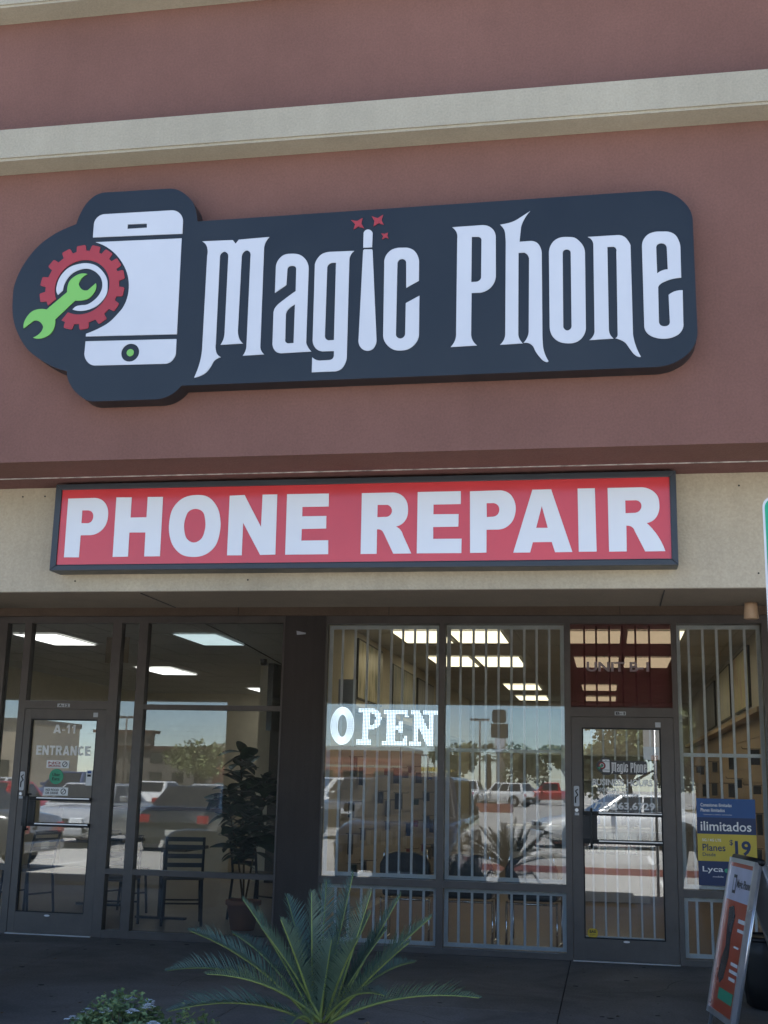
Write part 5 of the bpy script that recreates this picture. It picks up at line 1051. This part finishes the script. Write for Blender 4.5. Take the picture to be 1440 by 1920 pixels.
def park(kind, col, x, y, deg, label):
    t = car(kind, col, label); t.location = (x, y, -0.15); t.rotation_euler = (0, 0, radians(deg)); return t
nearc = park('suv', 'black', -3.24, -9.40, 0, 'black off-road car parked nose in, facing the barred shop windows')
for i in range(7): O('grille_slot', MB().box(-0.33+i*0.11-0.03, -0.33+i*0.11+0.03, 2.356, 2.362, 0.72, 0.92), m_hl, nearc, False, True)
park('sedan', 'grey', -12.2, -9.3, 90, 'dark grey saloon side on in front of the restaurant door')
park('sedan', 'silver', -12.6, -17.6, 0, 'silver saloon facing the restaurant across the aisle')
park('sedan', 'black', -9.6, -17.5, 180, 'black saloon parked tail towards the restaurant across the aisle')
park('sedan', 'silver', -12.2, -26.8, 180, 'silver saloon with red tail lamps parked behind the black saloon')
park('sedan', 'red', -15.4, -17.7, 0, 'dark red saloon at the far left of the row across the aisle')
park('suv', 'black', -18.1, -17.9, 180, 'black high car left of the dark red saloon across the aisle')
park('suv', 'grey', -7.2, -25.5, 20, 'grey off-road car driving behind the second row')
park('suv', 'white', -9.6, -32.0, 60, 'white high car in the third row of the car park')
park('sedan', 'green', -14.5, -36, 180, 'dark green saloon in the third row of the car park'); park('sedan', 'white', -18.5, -38, 180, 'white saloon in the third row beside the green one'); park('suv', 'blue', -22.5, -38, 0, 'dark blue high car at the left of the third row')
park('sedan', 'white', -27, -40, 0, 'white saloon at the far left of the third row')
park('pickup', 'white', -10.2, -80, 185, 'white pickup parked tail towards the shops far off'); park('suv', 'white', -7.9, -82, 115, 'white high car beside the far white pickup'); park('pickup', 'red', -5.2, -100, 80, 'red pickup side on near the far trees'); park('sedan', 'blue', -8.2, -104, 80, 'dark blue saloon behind the far red pickup')
park('sedan', 'white', 0.3, -23.5, 75, 'white saloon side on opposite the phone shop door'); park('suv', 'gold', 3.6, -24.5, 80, 'tan high car behind the white saloon opposite the phone shop'); park('sedan', 'grey', 4.3, -16.5, 100, 'grey saloon at the right of the red kerb')
# kerb island
isl = S(B('traffic_island', -2.6, 3.4, -14.6, -13.1, -0.3, -0.02, m_kerb, bevel=0.03)); B('red_kerb_face', -2.6, 3.4, -13.098, -13.06, -0.15, -0.025, M('worn_red_paint', (0.26, 0.09, 0.075), 0.7, var=0.2), isl)
# trees
m_bark = M('bark', (0.11, 0.08, 0.055), 0.9, var=0.3, scale=12); m_tl1 = M('tree_leaf', (0.145, 0.165, 0.060), 0.6, var=0.45, scale=1.2); m_tl2 = M('tree_leaf_dark', (0.085, 0.110, 0.050), 0.6, var=0.45, scale=1.2)
def tree(label, x, y, H, R, seed, mat, n=2600, leaf=0.17, lo=0.48):
    rn = random.Random(seed); t = T('broadleaf_tree', label, 'tree', (x, y, -0.15), 'trees around the car park')
    tk = MB(); fork = H*0.32; tk.tube([(x, y, -0.15), (x+0.05, y, fork*0.6), (x, y+0.05, fork)], H*0.022+0.05, 9, H*0.014+0.03)
    cl = []
    for k in range(11):
        a = 2*pi*k/11+rn.uniform(-.3, .3); rr_ = R*rn.uniform(0.35, 0.8); zz = H*rn.uniform(lo, 0.88); e_ = Vector((x+rr_*cos(a), y+rr_*sin(a), zz)); cl.append((e_, R*rn.uniform(0.30, 0.48)))
        tk.tube([(x, y, fork*0.95), ((x+e_.x)/2, (y+e_.y)/2, (fork+zz)/2+0.2), e_], H*0.009+0.02, 6, 0.015)
    cl.append((Vector((x, y, H*0.82)), R*0.45)); O('trunk', tk, m_bark, t, True)
    lm = MB()
    for k in range(n):
        c, r = rn.choice(cl); d = Vector((rn.gauss(0, 1), rn.gauss(0, 1), rn.gauss(0, 0.8))); d.normalize(); p = c+d*r*rn.uniform(0.3, 1.0)**0.5
        R3 = Euler((rn.uniform(-1.2, 1.2), rn.uniform(-1.2, 1.2), rn.uniform(0, 6.28))).to_matrix(); s = leaf*rn.uniform(0.6, 1.3)
        lm.add([p+R3 @ Vector(v)*s for v in ((-.5, -.5, 0), (.5, -.4, .1), (.4, .5, 0), (-.4, .5, .1))], [(0, 1, 2, 3)])
    STUFF(O('crown', lm, mat, t))
tree('tall leafy tree left of the pair opposite the phone shop door', 0.7, -36, 5.2, 2.5, 1, m_tl2, 7000, 0.17, 0.34); tree('tall leafy tree right of the pair opposite the phone shop door', 3.1, -34, 5.5, 2.5, 2, m_tl1, 7000, 0.17, 0.34)
tree('leafy tree further right opposite the end pillar', 7.2, -34, 5.4, 2.8, 3, m_tl2, 6000, 0.17, 0.34)
tree('open grown tree beside the far lamp post', -12.2, -88, 4.6, 2.1, 4, m_tl2, 1800, 0.22); tree('dense round tree behind the far white car', -7.2, -95, 4.6, 2.4, 5, m_tl2, 2200, 0.22); tree('yellow green tree behind the far red pickup', -3.2, -92, 4.9, 2.3, 6, m_tl1, 2000, 0.22)
tree('pale tree in front of the far apartment block', -38, -100, 4.6, 3.2, 7, m_tl1, 1800, 0.25); tree('small dark tree by the far red building', -26.5, -80, 3.4, 1.0, 8, m_tl2, 1200, 0.2)
pt_ = T('fan_palm', 'fan palm with a thick trunk near the far roadside sign', 'palm', (-11.7, -110, -0.15))
O('trunk', MB().tube([(-11.7, -110, -0.15), (-11.65, -110, 2.2), (-11.7, -110, 4.3)], 0.34, 10, 0.25), m_bark, pt_, True)
rn = random.Random(12); pm_ = MB()
for k in range(46):
    a = rn.uniform(0, 6.28); e = rn.uniform(-0.7, 1.3); L = rn.uniform(1.1, 1.5); d = Vector((cos(a)*cos(e), sin(a)*cos(e), sin(e))); s = d.cross(Vector((0, 0, 1))).normalized(); c = Vector((-11.7, -110, 4.3))
    for j in range(-4, 5):
        q = (d*cos(j*0.17)+s*sin(j*0.17)); b = c+d*L*0.45; pm_.add([b, b+q*L*0.3+s*0.035, b+q*L*0.62-Vector((0, 0, 0.12)), b+q*L*0.3-s*0.035], [(0, 1, 2, 3)])
STUFF(O('crown', pm_, m_tl2, pt_))
# far buildings, lamp posts, roadside sign
def block(name, label, x0, x1, y, depth, H, wall, band, wins, roof=None):
    t = T(name, label, 'building', ((x0+x1)/2, y, -0.15)); B('wall', x0, x1, y-depth, y, -0.15, H, wall, t)
    B('cornice', x0-0.2, x1+0.2, y-depth, y+0.25, H, H+0.5, band, t)
    for (a, b, z0, z1) in wins:
        f = B('window', a, b, y+0.001, y+0.06, z0, z1, m_trimb, t); B('glass_pane', a+0.08, b-0.08, y+0.061, y+0.075, z0+0.08, z1-0.08, m_cg, f)
    return t
m_redb = stucco('far_red_stucco', (0.30, 0.125, 0.09)); m_tanb = stucco('far_tan_stucco', (0.46, 0.39, 0.29)); m_grb = stucco('far_grey_stucco', (0.16, 0.145, 0.125)); m_yelb = M('yellow_canopy', (0.55, 0.42, 0.08), 0.5); m_tile = M('brown_roof', (0.10, 0.055, 0.04), 0.8)
rb_ = block('retail_building', 'long red shop building with a cream cornice across the car park', -46.5, -23.5, -130, 14, 4.9, m_redb, m_cream, [(-45+k*3.6, -42.6+k*3.6, 0.3, 2.6) for k in range(6)])
B('canopy_strip', -46.5, -23.5, -129.7, -128.6, 3.0, 3.25, m_cream, rb_)
ap = block('apartment_block', 'dull grey apartment block with brown roof edges far left', -70, -53, -150, 16, 5.0, m_grb, m_tile, [(-68.5+k*3.2, -66.7+k*3.2, z, z+1.4) for k in range(5) for z in (0.6, 3.2)])
B('tower', -70, -62, -151, -149.5, 5.5, 7.2, m_grb, ap); B('tower_roof', -70.4, -61.6, -152, -149.1, 7.2, 7.6, m_tile, ap)
block('corner_shop', 'tan sunlit shop building at the far left of the car park', -72, -55.6, -100, 12, 6.2, m_tanb, m_grb, [(-70+k*3.4, -67.4+k*3.4, 0.2, 2.7) for k in range(4)])
cp = T('petrol_canopy', 'yellow edged petrol station canopy in the far distance', 'canopy', (-30, -200, -0.15)); B('roof_deck', -35, -26, -208, -200, 3.3, 4.0, m_yelb, cp)
for x in (-33.5, -27.5): B('column', x-0.25, x+0.25, -204.5, -204, -0.15, 3.3, m_white, cp)
B('kiosk', -34.5, -27, -216, -210, -0.15, 3.2, m_tanb, cp)
for i, (x, y, H, lab) in enumerate(((-11.5, -100, 7.1, 'tall twin head lamp post beside the fan palm'), (-41.4, -90, 6.4, 'lamp post at the far left of the car park'), (-23.5, -150, 4.9, 'distant lamp post by the petrol station'))):
    t = T('lamp_post', lab, 'lamp post', (x, y, -0.15), 'car park lamp posts'); O('pole', MB().tube([(x, y, -0.15), (x, y, H)], 0.10, 8, 0.07), m_bronze, t, True)
    B('lamp_head', x-0.85, x-0.15, y-0.2, y+0.2, H-0.05, H+0.15, m_bronze, t); B('lamp_head', x+0.15, x+0.85, y-0.2, y+0.2, H-0.05, H+0.15, m_bronze, t); B('arm', x-0.15, x+0.15, y-0.05, y+0.05, H, H+0.1, m_bronze, t)
py_ = T('pylon_sign', 'tall roadside sign tower with dark head and white panel far off', 'sign', (-14, -150, -0.15))
B('column', -14.5, -13.3, -150.5, -150, -0.15, 7.4, m_grb, py_); B('white_panel', -14.7, -13.4, -149.98, -149.9, 5.6, 7.3, m_white, py_); B('sign_head', -15.2, -13.0, -150.8, -149.9, 7.4, 9.2, m_trimb, py_); SH('sign_head', [rrect(-15.0, -13.2, 9.25, 11.0, 0.35)], -149.9, 0.6, m_trimb, py_)
B('red_low_wall', -8.8, -5.6, -62, -61.6, -0.15, 0.35, m_redb, tag(B('low_wall', -8.8, -5.6, -62.4, -62.002, -0.15, 0.25, m_kerb), 'low red edged wall in the middle of the car park', 'wall'))
wr_ = T('overhead_wires', 'thin overhead wires strung far beyond the car park', 'wires', (-40, -170, 8))
for z in (7.5, 8.2, 9.0): O('wire', MB().tube([(-110, -175, z+0.6), (-40, -172, z), (60, -170, z+0.6)], 0.014, 4), m_black, wr_)
